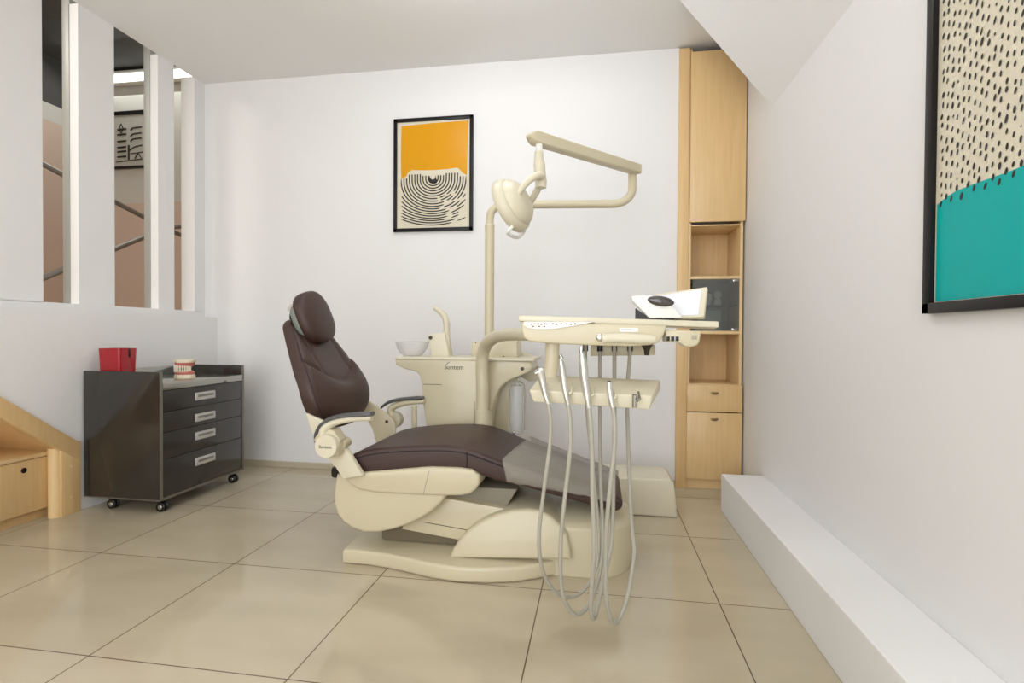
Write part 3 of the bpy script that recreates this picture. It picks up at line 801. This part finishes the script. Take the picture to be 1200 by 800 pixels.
# backrest hinge plates
obj('hinge_plate', prism(XZ([(359.5, 484), (381, 493.5), (392, 506), (396, 530), (398, 548), (391, 545), (374, 522), (366, 505)], YN - .012), YN - .018, YN - .003, 'Y', .003, 2), IVORYL, chair)
hpf = obj('hinge_plate', prism(XZ([(425, 482), (433, 470), (440, 474), (459, 489), (463, 495), (464, 503), (462, 535), (446, 535), (437, 502)], YFAR + .012), YFAR + .003, YFAR + .018, 'Y', .003, 2), IVORY, chair)
sc_ = at(453, 494, Y=YFAR)
obj('screw', lathe([(0, 0), (.008, 0), (.008, .004), (0, .004)], (sc_.x, YFAR + .0005, sc_.z), (0, 1, 0), 14), SCREW, hpf)
obj('seat_back_joint', Box(-1.03, -.955, YN + .02, YFAR - .02, .33, .375, .012), BLACK, chair)
pa = at(488, 474, Y=YAF + .03)
obj('armrest_post', tube([(pa.x, YAF + .0, pa.z - .002), (pa.x, YAF + .0, .36)], .013, 1, 16), IVORY, chair)
obj('post_foot', Box(pa.x - .07, pa.x + .02, YFAR - .04, YAF + .016, .352, .372, .003), IVORY, chair)

# ================================================================== SPITTOON UNIT
SY0, SY1 = 2.52, 2.80
sp = thing('spittoon_unit', 'ivory spittoon cabinet with cup filler standing behind the dental chair', 'spittoon unit', (-.65, 2.66, 0))
body = XZ([(463, 421), (463.5, 427), (474, 432), (488, 435.5), (492, 440), (494.5, 452), (495.5, 470)], SY0)
xb0 = at(500, 500, Y=SY0).x; xb1 = at(567, 500, Y=SY0).x
zt0 = at(520, 421, Y=SY0).z
outline = body + [(xb0 + .012, .35), (xb0 + .02, .02), (xb1, .02), (xb1, zt0)]
bd = obj('cabinet_body', prism(outline, SY0, SY1, 'Y', .006, 3), IVORY, sp)
# top deck, slightly proud
obj('deck', prism([(at(464, 420, Y=SY0).x - .002, SY0 - .002), (at(626, 422, Y=SY0).x, SY0 - .002), (at(626, 422, Y=SY0).x, SY1 + .03), (at(464, 420, Y=SY0).x - .002, SY1 + .03)], zt0 - .004, zt0 + .010, 'Z', .004, 3), IVORYL, sp)
j = XZ([(496, 450), (518, 450.5)], SY0 - .0003)
obj('panel_seam', tube([(j[0][0], SY0 - .0003, j[0][1]), (j[1][0], SY0 - .0003, j[1][1])], .0013, 1, 6), SCREW, bd)
j = XZ([(556, 470), (556, 520)], SY0 - .0003)
obj('panel_seam', tube([(j[0][0], SY0 - .0003, j[0][1]), (j[0][0], SY0 - .0003, .05)], .0012, 1, 6), SCREW, bd)
tl = at(532, 430, Y=SY0 - .001)
text('lettering', 'Suntem', .032, (tl.x, SY0 - .0008, tl.z - .001), FACE_CAM, SCREW, bd)
obj('logo_stroke', tube([(tl.x - .038, SY0 - .0008, tl.z + .014), (tl.x - .022, SY0 - .0008, tl.z + .026)], .0014, 1, 6), SCREW, bd)
# right wing with the arch over the bottle
wing = XZ([(570, 421), (622, 423), (624, 431), (620, 436), (608, 441), (596, 446), (587, 453), (581, 464), (576, 482), (573, 500), (568, 560), (562, 560)], SY0 + .01)
obj('side_wing', prism(wing, SY0 + .01, SY1 - .04, 'Y', .008, 3), IVORY, sp)
wl2 = XZ([(575, 440), (606, 443), (596, 470), (592, 560), (572, 560)], SY0 + .15)
obj('wing_back', prism(wl2, SY0 + .15, SY1 - .03, 'Y', .004, 2), IVORY, sp)
w3 = XZ([(598, 411), (620, 414), (626, 420), (632, 432), (632, 445), (620, 447), (608, 440), (600, 425)], SY1 - .02)
obj('hose_holder', prism(w3, SY1 - .02, SY1 + .06, 'Y', .006, 3), IVORYL, sp)
for x in (612, 621):
    c_ = at(x, 432, Y=SY0 + .008)
    obj('button', lathe([(0, 0), (.009, 0), (.008, -.004), (0, -.004)], (c_.x, SY0 + .010, c_.z), (0, 1, 0), 16), SCREW, sp) if x < 620 else None
# rear instrument box
rb = XZ([(552.5, 400), (606, 399), (607, 421), (553, 421)], 2.66)
rbo = obj('rear_box', prism(rb, 2.66, 2.82, 'Y', .008, 3), IVORY, sp)
for x, y in ((557.5, 397 + 4), (590, 417.5)):
    c_ = at(x, y, Y=2.66)
    obj('screw', lathe([(0, 0), (.004, 0), (0, -.002)], (c_.x, 2.66, c_.z), (0, 1, 0), 10), SCREW, rbo)
# cup filler
cf = obj('cup_filler_block', prism(XZ([(501, 392), (521, 389), (527, 420), (506, 420)], 2.62), 2.62, 2.70, 'Y', .006, 3), IVORYL, sp)
c_ = at(504.5, 395.5, Y=2.618)
obj('sensor', lathe([(0, 0), (.010, 0), (.009, -.004), (0, -.005)], (c_.x, 2.62, c_.z), (0, 1, 0), 18), SCREW, cf)
P_ = [at(x, y, Y=2.65) for x, y in ((523.5, 418), (523.5, 395), (523.5, 378), (521, 370.5), (514, 363.5), (509, 360.5))]
obj('cup_filler_spout', tube([P_[0], P_[1], P_[2]], .0175, 3, 20), IVORYL, sp)
obj('cup_filler_nozzle', tube([P_[2] + Vector((0, 0, -.01)), P_[3], P_[4], P_[5]], [.0175, .0165, .0145, .012], 2, 20), IVORYL, sp)
# bowl
bc = at(483, 418, Y=2.64)
obj('bowl', lathe([(0, 0), (.042, 0), (.060, .012), (.078, .04), (.088, .075), (.085, .075), (.074, .04), (.055, .015), (0, .006)], (bc.x, 2.64, zt0 + .0095), seg=40), FROST, sp)
# bottle
bo = at(605, 500, Y=2.60)
z0_, z1_ = at(605, 508, Y=2.60).z, at(605, 450, Y=2.60).z
obj('water_bottle', lathe([(0, 0), (.030, 0), (.034, .006), (.034, z1_ - z0_ - .02), (.028, z1_ - z0_ - .006), (.015, z1_ - z0_), (.012, z1_ - z0_ + .012), (0, z1_ - z0_ + .012)], (bo.x, 2.60, z0_), seg=32), CLEAR, sp)
obj('bottle_clip', lathe([(0, 0), (.008, 0), (.006, -.01), (0, -.012)], (bo.x - .006, 2.563, z0_ + .012), (0, 1, 0), 16), CHROME, sp)
obj('bottle_tube', tube([(bo.x + .040, 2.60, z0_ + .02), (bo.x + .041, 2.60, z1_ - .03), (bo.x + .03, 2.60, z1_ + .005), (bo.x + .01, 2.6, z1_ + .014)], .004, 4, 8), HOSE, sp)
# sleeve that carries the delivery arm
slv = at(565, 480, Y=2.44)
obj('arm_sleeve', tube([(slv.x, 2.445, slv.z), (slv.x, 2.445, .02)], .036, 1, 28), IVORY, sp)
obj('sleeve_web', Box(slv.x - .03, slv.x + .03, 2.46, 2.53, .02, slv.z - .01, .003), IVORY, sp)
obj('foot_plate', Box(-.86, slv.x + .04, 2.45, SY1 + .02, .0005, .03, .006), IVORY, sp)

# ================================================================== OPERATING LIGHT
LY = 2.70
ol = thing('operating_light', 'ivory dental operating light on a tall bent pole above the chair', 'operating light', (at(573, 400, Y=LY).x, LY, zt0))
pp0 = at(571.5, 421, Y=LY); pp1 = at(574, 264, Y=LY)
obj('pole', tube([(pp1.x, LY, zt0 + .010), (pp1.x, LY, pp1.z)], .0245, 1, 24), IVORY, ol)
el = [at(x, y, Y=LY) for x, y in ((574, 268), (574, 258), (576, 248), (583, 242), (595, 239.5), (612, 239.5), (640, 239.5), (700, 239), (722, 238.5), (733, 234.5), (740, 226), (741, 214), (741, 205), (741, 200))]
for p in el: pass
el[0].x = el[1].x = pp1.x
obj('swing_arm', tube(el, .0205, 6, 20), IVORY, ol)
obj('pole_collar', lathe([(0, 0), (.0265, 0), (.0265, .008), (0, .008)], (pp1.x, LY, pp1.z - .004), seg=24), IVORYL, ol)
# sprung box arm from the far right end to the lamp, coming forward
A = at(742, 198, Y=LY); B = at(626, 161.5, Y=2.12)
def boxbeam(a, b, h0, h1, w0, w1, m_, par, name, e0=.012, e1=.05):
    d = (b - a); L_ = d.length; d.normalize(); side = d.cross(Vector((0, 0, 1))).normalized(); up_ = side.cross(d).normalized()
    rs_ = []
    for s, hh, ww in ((-e0, h0 * .55, w0 * .7), (0, h0, w0), (L_, h1, w1), (L_ + e1 * .5, h1 * .72, w1 * .8), (L_ + e1, h1 * .15, w1 * .5)):
        c = a + d * s
        rs_.append([tuple(c + up_ * (hh / 2 * q) + side * (ww / 2 * r)) for q, r in ((1, .8), (1, -.8), (.8, -1), (-.8, -1), (-1, -.8), (-1, .8), (-.8, 1), (.8, 1))])
    return obj(name, loft(rs_), m_, par, ang=30)
boxbeam(A + Vector((.02, 0, -.004)), B, .046, .049, .05, .05, IVORY, ol, 'spring_arm', e1=.035)
obj('arm_joint', tube([tuple(el[-1] + Vector((0, 0, -.02))), tuple(el[-1] + Vector((0, 0, .02)))], .0165, 1, 16), WHITEP, ol)
J = [at(x, y, Y=2.13) for x, y in ((631.5, 168), (632, 182))]
obj('lamp_stem', tube([J[0], J[1]], .014, 1, 16), WHITEP, ol)
J = [at(x, y, Y=2.13) for x, y in ((631.5, 178), (631.5, 190), (632, 192), (633, 205), (634, 213), (634, 220))]
obj('lamp_knuckle', tube([J[0], J[1], J[2], J[3], J[4], J[5]], [.017, .020, .0235, .0225, .0235, .0215], 3, 24), IVORYL, ol)
# yoke
y1_ = [at(x, y, Y=YY) for x, y, YY in ((635, 206, 2.10), (630, 205.5, 2.08), (622, 210, 2.06), (612, 220, 2.05), (603.5, 233, 2.04))]
obj('yoke_arm', tube(y1_, [.015, .016, .0135, .0125, .013], 5, 16), IVORYL, ol)
y2_ = [at(x, y, Y=YY) for x, y, YY in ((633, 214, 2.15), (629, 224, 2.17), (620, 238, 2.19), (610, 246, 2.19))]
obj('yoke_arm', tube(y2_, [.014, .014, .013, .012], 5, 16), IVORYL, ol)
# head: shallow round dish seen from behind and the side
LC = at(600.5, 240, Y=2.10)
axis_img = at(612, 232, Y=2.10) - LC
ax = Vector((.86, -.30, .38)).normalized()
lb = lathe([(0, .066), (.040, .064), (.068, .056), (.088, .038), (.0925, .024), (.0925, .020), (.099, .019), (.106, .010), (.109, -.006), (.108, -.022), (.103, -.027), (.097, -.022), (0, -.014)], LC, ax, 48)
q = Vector((0, 0, 1)).rotation_difference(ax)
for v in lb.verts:                                # oval, longer along the slant than across
    d = v.co - LC
    long_ax = (Vector((0, 0, 1)) - ax * ax.z).normalized()
    v.co = LC + d + long_ax * d.dot(long_ax) * .03
lh = obj('lamp_head', lb, IVORYL, ol, ang=50)
long_ax = (Vector((0, 0, 1)) - ax * ax.z).normalized(); wide = ax.cross(long_ax).normalized()
obj('lamp_glass', lathe([(0, -.0142), (.095, -.022), (.090, -.028), (0, -.022)], LC, ax, 40), FROST, lh)
hb = LC - long_ax * .10
obj('lamp_handle', tube([hb + wide * .05 - ax * .01, hb + wide * .05 - ax * .04 - long_ax * .012, hb - ax * .045 - long_ax * .018, hb - wide * .05 - ax * .04 - long_ax * .012, hb - wide * .05 - ax * .01], .007, 5, 12), WHITEP, lh)

# ================================================================== DELIVERY UNIT
DY = 1.55
du = thing('delivery_unit', 'ivory dentist delivery table on a bent arm beside the brown chair', 'delivery unit', (0, 1.75, 0))
du.location = (slv.x, 2.445, slv.z)
arm = [(564.5, 482, 2.445), (564.5, 455, 2.445), (564.8, 430, 2.445), (566.5, 412, 2.43), (573, 400, 2.38), (585, 393.5, 2.28), (600, 391.5, 2.12), (616, 391.5, 1.95), (640, 391.5, 1.80)]
ap = [at(x, y, Y=YY) for x, y, YY in arm]
ap[0].x = ap[1].x = slv.x
obj('support_arm', tube(ap, [.0295, .0295, .0295, .029, .029, .0275, .026, .0245, .022], 6, 24), IVORY, du)
# table slab: long thin top
slab = [at(x, y, Y=YY) for x, y, YY in ((608, 374, DY), (842, 378, DY + .03), (838, 378, DY + .30), (612, 374, DY + .36))]
zsl1 = at(700, 371.0, Y=DY).z; zsl0 = at(700, 377.5, Y=DY).z
outl = [(p.x, p.y) for p in slab]
sb = prism(outl, zsl0 - .002, zsl1, 'Z', .004, 3)
for v in sb.verts: v.co.z += -.028 * (v.co.x - slab[0].x) + .004
obj('table_top', sb, IVORYL, du)
# body under the slab: rounded at the left, stepping up at the right
bp_ = XZ([(611, 377), (611, 388), (614, 396), (620, 400), (640, 402), (665, 403.5), (690, 404.5), (710, 405), (740, 405.5), (762, 404), (772, 401), (778, 392), (781, 384), (781, 381)], DY - .012)
bdy = obj('table_body', prism(bp_, DY - .012, DY + .33, 'Y', .012, 4), IVORY, du, ang=50)
# white control fascia with the curved lower rim
fp = XZ([(614, 376.6), (613.5, 381), (618, 384.5), (630, 386), (645, 385.8), (660, 384), (675, 381.5), (690, 378.6), (697, 377.2)], DY - .016)
fas = obj('control_fascia', prism(fp, DY - .017, DY + .01, 'Y', .002, 2), WHITEP, du)
b = new()
for i, x in enumerate((623, 627, 630.5, 634.5, 638.5, 648, 652.5, 658, 664, 669, 674)):
    c_ = at(x, 379.3 + (0 if i % 3 else .4), Y=DY - .017); box(b, c_.x - .0032, c_.x + .0032, DY - .0182, DY - .0168, c_.z - .0016, c_.z + .0016, .0004)
for x in (625, 632, 638):
    c_ = at(x, 382.3, Y=DY - .017); box(b, c_.x - .0025, c_.x + .0025, DY - .0182, DY - .0168, c_.z - .0014, c_.z + .0014, .0004)
obj('button_marks', b, SCREW, fas)
# lower arm moulding with the round brake cap
mo = [at(x, y, Y=DY - .014) for x, y in ((706, 396.5), (725, 396.0), (750, 396.8), (768, 397.5))]
obj('handle_moulding', tube(mo, [.014, .015, .015, .011], 5, 18), IVORYL, du)
c_ = at(703, 395.5, Y=DY - .013)
obj('brake_cap', lathe([(0, -.006), (.007, -.006), (.010, -.004), (.0112, 0), (.0112, .006), (0, .006)], (c_.x, DY - .0135, c_.z), (0, 1, 0), 28), CHROME, du)
c_ = at(737, 386.5, Y=DY - .0125)
nb = obj('label_plate', Box(c_.x - .026, c_.x + .026, DY - .0136, DY - .011, c_.z - .006, c_.z + .006, .0006), WHITEP, du)
obj('label_rim', prism([(c_.x - .022, c_.z + .0022), (c_.x + .006, c_.z + .0022), (c_.x + .006, c_.z + .0032), (c_.x - .022, c_.z + .0032)], DY - .0139, DY - .0135, 'Y'), HANDLED, nb)
# end bracket
eb = XZ([(779, 386), (806, 387), (820, 388), (821.5, 391), (820, 400), (817, 404.5), (812, 406), (803, 406), (796, 401), (780, 400)], DY + .02)
ebo = obj('end_bracket', prism(eb, DY + .02, DY + .10, 'Y', .005, 3), IVORY, du)
vt = at(787, 397, Y=DY + .018)
b = new()
for k in range(3): box(b, vt.x - .014 + k * .0125, vt.x - .005 + k * .0125, DY + .0185, DY + .021, vt.z - .006, vt.z + .007, .0005)
obj('socket', b, BLACK, ebo)
c_ = at(814, 395, Y=DY + .019)
obj('badge', Box(c_.x - .008, c_.x + .006, DY + .0185, DY + .021, c_.z - .006, c_.z + .006, .001), mat('grey_badge', (178, 168, 150), .4), ebo)
# hanging connector box behind
cb = XZ([(692, 402), (768, 404), (768, 416), (692, 417)], 1.80)
obj('connector_box', prism(cb, 1.80, 1.86, 'Y', .003, 2), IVORY, du)
# instrument holder bar
hb_top = [at(x, y, Y=YY) for x, y, YY in ((622, 456, 1.47), (764, 463.5, 1.45), (776, 444, 1.62), (632, 438, 1.62))]
zf = .5 * (hb_top[0].z + hb_top[1].z)
fa0, fa1 = at(620, 457, Y=1.47), at(764.5, 464, Y=1.47)
fb0, fb1 = at(625, 471, Y=1.475), at(761, 480, Y=1.475)
ba0, ba1 = at(634, 439, Y=1.61), at(774, 445, Y=1.61)
v_ = [fa0, fa1, fb1, fb0, ba0, ba1, ba1 + Vector((0, 0, -.03)), ba0 + Vector((0, 0, -.03))]
hbm = bmesh.new(); V = [hbm.verts.new(p) for p in v_]
for f_ in ((0, 1, 2, 3), (4, 5, 1, 0), (4, 7, 6, 5), (3, 2, 6, 7), (1, 5, 6, 2), (0, 3, 7, 4)): hbm.faces.new([V[i] for i in f_])
bmesh.ops.recalc_face_normals(hbm, faces=hbm.faces); bevel(hbm, .004, 3, 20)
hold = obj('instrument_holder', hbm, IVORYL, du, ang=50)
st = [at(x, y, Y=1.60) for x, y in ((647.5, 398), (646.5, 425), (643.5, 452))]
obj('holder_strut', tube(st, [.021, .021, .019], 3, 16, flat=((0, 1, 0), .5)), IVORY, du)
holes = [(634.5, 462), (664.5, 464), (690, 467), (716, 469.5), (744, 472)]
def slot_clip(x, y):
    c = at(x + 5, y - 5, Y=1.470)
    obj('hook', tube([(c.x, 1.500, c.z + .014), (c.x, 1.478, c.z + .010), (c.x, 1.458, c.z + .001), (c.x - .006, 1.452, c.z - .004)], .0036, 4, 10), IVORYL if x < 740 else STEEL, hold)
for x, y in holes: slot_clip(x, y)
c_ = at(743.5, 467, Y=1.47)
obj('empty_slot', tube([(c_.x, 1.462, c_.z + .012), (c_.x, 1.466, c_.z - .022)], .0065, 1, 14), STEEL, hold)

# film viewer at the right end of the table
fv = [at(x, y, Y=YY) for x, y, YY in ((768, 344.5, 1.70), (829, 335.5, 1.66), (825, 371, 1.63), (765, 374, 1.67))]
def slabquad(q, th, bev, nrm=None):
    t_ = bmesh.new(); n_ = (q[1] - q[0]).cross(q[3] - q[0]).normalized()
    if n_.y < 0: n_ = -n_
    a_ = [t_.verts.new(p) for p in q]; b2 = [t_.verts.new(p + n_ * th) for p in q]
    t_.faces.new(a_); t_.faces.new(b2[::-1])
    for i in range(4): t_.faces.new((a_[i], b2[i], b2[(i + 1) % 4], a_[(i + 1) % 4]))
    bmesh.ops.recalc_face_normals(t_, faces=t_.faces); bevel(t_, bev, 3); return t_
view = obj('film_viewer', slabquad(fv, .022, .004), IVORYL, du)
cc = sum(fv, Vector()) / 4
inn = [cc + (p - cc) * .84 + Vector((-.004, -.0012, 0)) for p in fv]
obj('viewer_screen', slabquad(inn, .003, .001), mat('white_screen', (232, 232, 236), .3), view)
fl = at(812, 376, Y=1.66); obj('viewer_foot', Box(fl.x - .02, fl.x + .015, 1.66, 1.70, zsl1 - .012, fl.z + .03, .003), BLACK, view)
# white device with dark oval lens
wd = [at(x, y, Y=1.60) for x, y in ((739.5, 347.5), (745, 346), (768, 346), (781, 349), (788, 357), (800, 372.5), (761, 372.8), (741, 352))]
dev = thing('scaler_console', 'small white wedge-shaped device with a dark oval cap on the delivery table', 'dental device', (cc.x - .07, 1.63, zsl1))
obj('console_body', prism([(p.x, p.z) for p in wd], 1.60, 1.645, 'Y', .004, 3), WHITEP, dev)
ov = at(774.5, 352.8, Y=1.596)
lens = cushion(ov.x, 1.598, ov.z, .020, .076, .030, 0, 0, 2.0)
bmesh.ops.translate(lens, vec=(-ov.x, -1.598, -ov.z), verts=lens.verts)
bmesh.ops.rotate(lens, cent=(0, 0, 0), matrix=Matrix.Rotation(PI / 2, 3, 'Z'), verts=lens.verts)
bmesh.ops.rotate(lens, cent=(0, 0, 0), matrix=Matrix.Rotation(math.radians(9), 3, 'Y'), verts=lens.verts)
bmesh.ops.translate(lens, vec=(ov.x, 1.598, ov.z), verts=lens.verts)
obj('oval_cap', lens, mat('smoked_plastic', (70, 64, 62), .12, coat=.5), dev)
ft = at(752, 372, Y=1.62)
obj('console_foot', prism(XZ([(745, 361), (761, 372.8), (790, 373), (790, 376.5), (745, 376.5)], 1.61), 1.61, 1.64, 'Y', .001, 1), BLACK, dev)

# handpieces with their hoses
def handpiece(label, head, grip, hose, hr=.0062, top=None, kind='drill'):
    base = at(*hose[0][:2], Y=hose[0][2])
    t_ = thing('dental_handpiece', label, 'dental handpiece', tuple(base), 'handpieces in the holder')
    P_ = [at(x, y, Y=YY) for x, y, YY in hose]
    obj('hose', tube(P_, hr, 7, 12), HOSE, t_)
    G = [at(x, y, Y=YY) for x, y, YY, r in grip]; R_ = [g_[3] * 1.18 for g_ in grip]
    obj('grip', tube(G, R_, 4, 18), HPM, t_)
    if head:
        Hh = [at(x, y, Y=YY) for x, y, YY, r in head]; obj('handpiece_head', tube(Hh, [r[3] for r in head], 3, 16), CHROME, t_)
    return t_
n1 = 'silver handpiece in the holder, '
h1 = handpiece('three-way syringe with a wide chrome button head, leftmost in the instrument holder',
    [(627.5, 437.5, 1.45, .0085), (633, 435, 1.45, .011), (637, 433.5, 1.45, .0075)],
    [(633, 436, 1.45, .011), (635.5, 446, 1.45, .0085), (638, 458, 1.448, .0072), (641, 468, 1.445, .006), (643, 473, 1.445, .0055)],
    [(641.5, 470, 1.445), (645, 490, 1.44), (644.5, 520, 1.44), (641, 548, 1.44), (636, 585, 1.45), (632, 620, 1.46), (632.5, 650, 1.47), (638.5, 675, 1.50), (650, 692, 1.53), (664, 699.5, 1.56), (679, 695.5, 1.60), (691, 682, 1.64), (700, 660, 1.68), (702, 630, 1.71), (699, 590, 1.73), (694, 540, 1.75), (688.5, 490, 1.77), (686.5, 445, 1.78), (686, 402, 1.78)], .0055)
h2 = handpiece('slender silver handpiece with a small ring head, second from the left in the holder',
    [(656.5, 420, 1.45, .0035), (656.8, 416, 1.45, .0045), (659, 420.5, 1.45, .004)],
    [(657.2, 421, 1.45, .005), (658.5, 430, 1.45, .0078), (660.5, 445, 1.45, .008), (662, 456, 1.448, .0072), (664, 466, 1.445, .0062), (666, 474, 1.445, .0055)],
    [(665, 471, 1.445), (668, 490, 1.44), (668.5, 520, 1.44), (666, 548, 1.44), (660, 600, 1.44), (657, 640, 1.45), (657.5, 680, 1.47), (662, 704, 1.49), (673, 719.5, 1.52), (686, 714, 1.56), (696, 696, 1.61), (704, 665, 1.67), (706.5, 625, 1.71), (704, 570, 1.75), (703, 500, 1.78), (703, 445, 1.79), (703, 402, 1.79)], .0058)
h3 = handpiece('tall silver handpiece reaching up to the delivery table, third from the left in the holder',
    [(681.5, 406, 1.45, .0045), (681, 410, 1.45, .0052), (682, 416, 1.45, .0055)],
    [(682, 414, 1.45, .006), (683, 424, 1.45, .0098), (684.5, 440, 1.45, .0105), (687, 458, 1.448, .0088), (688.5, 468, 1.445, .0068), (690, 478, 1.445, .006)],
    [(690, 476, 1.445), (692.5, 500, 1.44), (694, 540, 1.44), (694.5, 580, 1.44), (696, 630, 1.45), (695.5, 660, 1.46), (693, 695, 1.48), (692.5, 712, 1.49), (694.5, 724, 1.51), (698, 720, 1.54), (702, 702, 1.58), (709, 672, 1.64), (716, 640, 1.69), (718.5, 600, 1.73), (719, 560, 1.75), (720, 500, 1.77), (720, 445, 1.78), (720, 402, 1.78)], .0066)
h4 = handpiece('short silver connector with an open dark end, rightmost of the hoses in the holder',
    None,
    [(713.8, 447.5, 1.45, .0068), (714.2, 456, 1.45, .0066), (714.8, 458, 1.45, .0072), (716, 468, 1.446, .0066), (718, 477, 1.445, .006)],
    [(718, 475, 1.445), (720.5, 500, 1.44), (719.5, 530, 1.44), (716, 560, 1.44), (711.5, 610, 1.45), (709.5, 655, 1.47), (710.5, 700, 1.49), (714.5, 722, 1.51), (719.5, 729.5, 1.53), (726, 724, 1.56), (734, 703, 1.59), (740, 672, 1.62), (743, 645, 1.65), (740, 610, 1.68), (738, 570, 1.71), (736, 510, 1.75), (735, 460, 1.77), (737.5, 425, 1.78), (738.5, 402, 1.78)], .0062)
c_ = at(713.7, 447.2, Y=1.45)
obj('bore', lathe([(0, 0), (.0048, 0), (.0048, .0012), (0, .0012)], (c_.x, 1.45, c_.z), (0, -.25, 1), 16), BLACK, h4)
# short sockets on the underside
for x in (686, 703, 720, 738.5):
    c_ = at(x, 405, Y=1.785)
    obj('hose_socket', lathe([(0, .02), (.009, .02), (.009, -.018), (0, -.018)], (c_.x, c_.y, c_.z), seg=16), BLACK, du)
c_ = at(758, 405, Y=1.72)
obj('spare_nozzle', lathe([(0, .012), (.020, .010), (.017, 0), (.009, -.014), (.0075, -.030), (0, -.030)], (c_.x, c_.y, c_.z), seg=20), SCREW, du)

# ================================================================== FLOOR BOX
zb1 = at(773, 561, Y=2.70).z
fbx = XZ([(690, 601), (793.5, 606.3), (791, 570), (787, 565), (780, 561.5), (690, 559)], 2.70)
fb = prism([(.0, .001), (at(794, 606, Y=2.70).x, .001), (at(790.5, 566, Y=2.70).x, at(790.5, 567, Y=2.7).z), (at(786, 562, Y=2.70).x, zb1 + .0), (.0, zb1)], 2.70, 2.97, 'Y', .012, 4)
tag(obj('junction_box', fb, IVORYL), 'low ivory service box on the floor between chair and tall cabinet', 'junction box')

# ================================================================== STAIR HALL THINGS
RX = -3.30
def rail(pts_, lab):
    tag(obj('handrail', tube(pts_, .017, 3, 12), RAIL), lab, 'handrail', 'stair hall handrails')
a0, a1 = at(45, 189.5, X=RX), at(204, 272, X=RX)
rail([(RX, a0.y - .6, a0.z + (a0.z - a1.z) / (a1.y - a0.y) * .6), a0, a1, (RX, 4.0, a1.z - .01)], 'steel handrail sloping down to the right, upper one seen through the wall slots')
b0, b1 = at(45, 328, X=RX + .05), at(204, 266, X=RX + .05)
k2 = (b1.z - b0.z) / (b1.y - b0.y)
rail([(RX + .05, b0.y - .6, b0.z - k2 * .6), b0, b1, (RX + .05, 4.0, b1.z + .01)], 'steel handrail sloping up to the right, lower one seen through the wall slots')
# print with instrument drawings
PT, PBm = at(150, 130, Y=3.98).z, at(150, 197, Y=3.98).z
px0, px1 = at(122, 160, Y=3.98).x, at(184, 160, Y=3.98).x
cp = thing('framed_print', 'black-framed print of tool drawings in the stair hall behind the wall slots', 'print', ((px0 + px1) / 2, 4.0, PBm))
b = new(); f = .03
box(b, px0, px1, 3.975, 3.999, PBm, PBm + f * .6); box(b, px0, px1, 3.975, 3.999, PT - f, PT)
box(b, px0, px0 + f, 3.975, 3.999, PBm, PT); box(b, px1 - f, px1, 3.975, 3.999, PBm, PT)
obj('frame', b, FRAMEB, cp)
ppn = obj('print', Box(px0 + f, px1 - f, 3.985, 3.995, PBm + .01, PT - .01), PAPER, cp)
b = new(); yk = 3.984
W_ = lambda x, y: (at(x, y, Y=yk).x, yk, at(x, y, Y=yk).z)
def stroke(p, r=.006): tube([W_(*q_) for q_ in p], r, 3, 6, bm=b)
for yy in (152, 158, 166, 173, 178, 184):
    stroke([(138, yy), (148, yy - 1)], .008)
for yy in (150, 157, 163): stroke([(153, yy + 3), (156, yy), (166, yy - 1.5)], .006)
stroke([(142, 145), (144, 150), (142, 156), (140, 150), (142, 145)], .004)
stroke([(151, 170), (151, 187)], .008)
stroke([(152, 176), (158, 172), (167, 170)], .005); stroke([(158, 186), (162, 180), (166, 186)], .005); stroke([(153, 180), (167, 178)], .004)
stroke([(136, 190), (167, 186)], .004)
obj('tool_drawings', b, INK, ppn)
# tube light
tz0, tz1 = at(150, 99, Y=3.97).z, at(150, 89, Y=3.97).z
tlx = thing('tube_light', 'glowing white tube light high on the stair hall wall', 'tube light', (-3.6, 4.0, tz0))
obj('housing', Box(-4.3, -2.85, 3.93, 3.999, tz0 + .0, tz1 + .03, .004), WHITEP, tlx)
obj('diffuser', Box(-4.28, -2.87, 3.912, 3.93, tz0, tz1 - .005, .006), TUBEE, tlx)
area('tube_glow', (-3.55, 3.88, tz0 - .02), 1.3, 14, (.97, 1, .97), (math.radians(-25), 0, 0), 'SQUARE')
area('hall_glow', (-3.55, 1.2, at(150, 87, Y=4.0).z - .02), .6, 30, (1, .95, .88), (0, 0, 0), 'SQUARE')

# ================================================================== view
w = bpy.data.worlds.new('world'); scene.world = w; w.use_nodes = True
w.node_tree.nodes['Background'].inputs[0].default_value = (1, .97, .93, 1); w.node_tree.nodes['Background'].inputs[1].default_value = .2
vs = scene.view_settings; vs.view_transform = 'Standard'; vs.look = 'None'; vs.gamma = 1; vs.use_curve_mapping = False
vs.exposure = 0.38
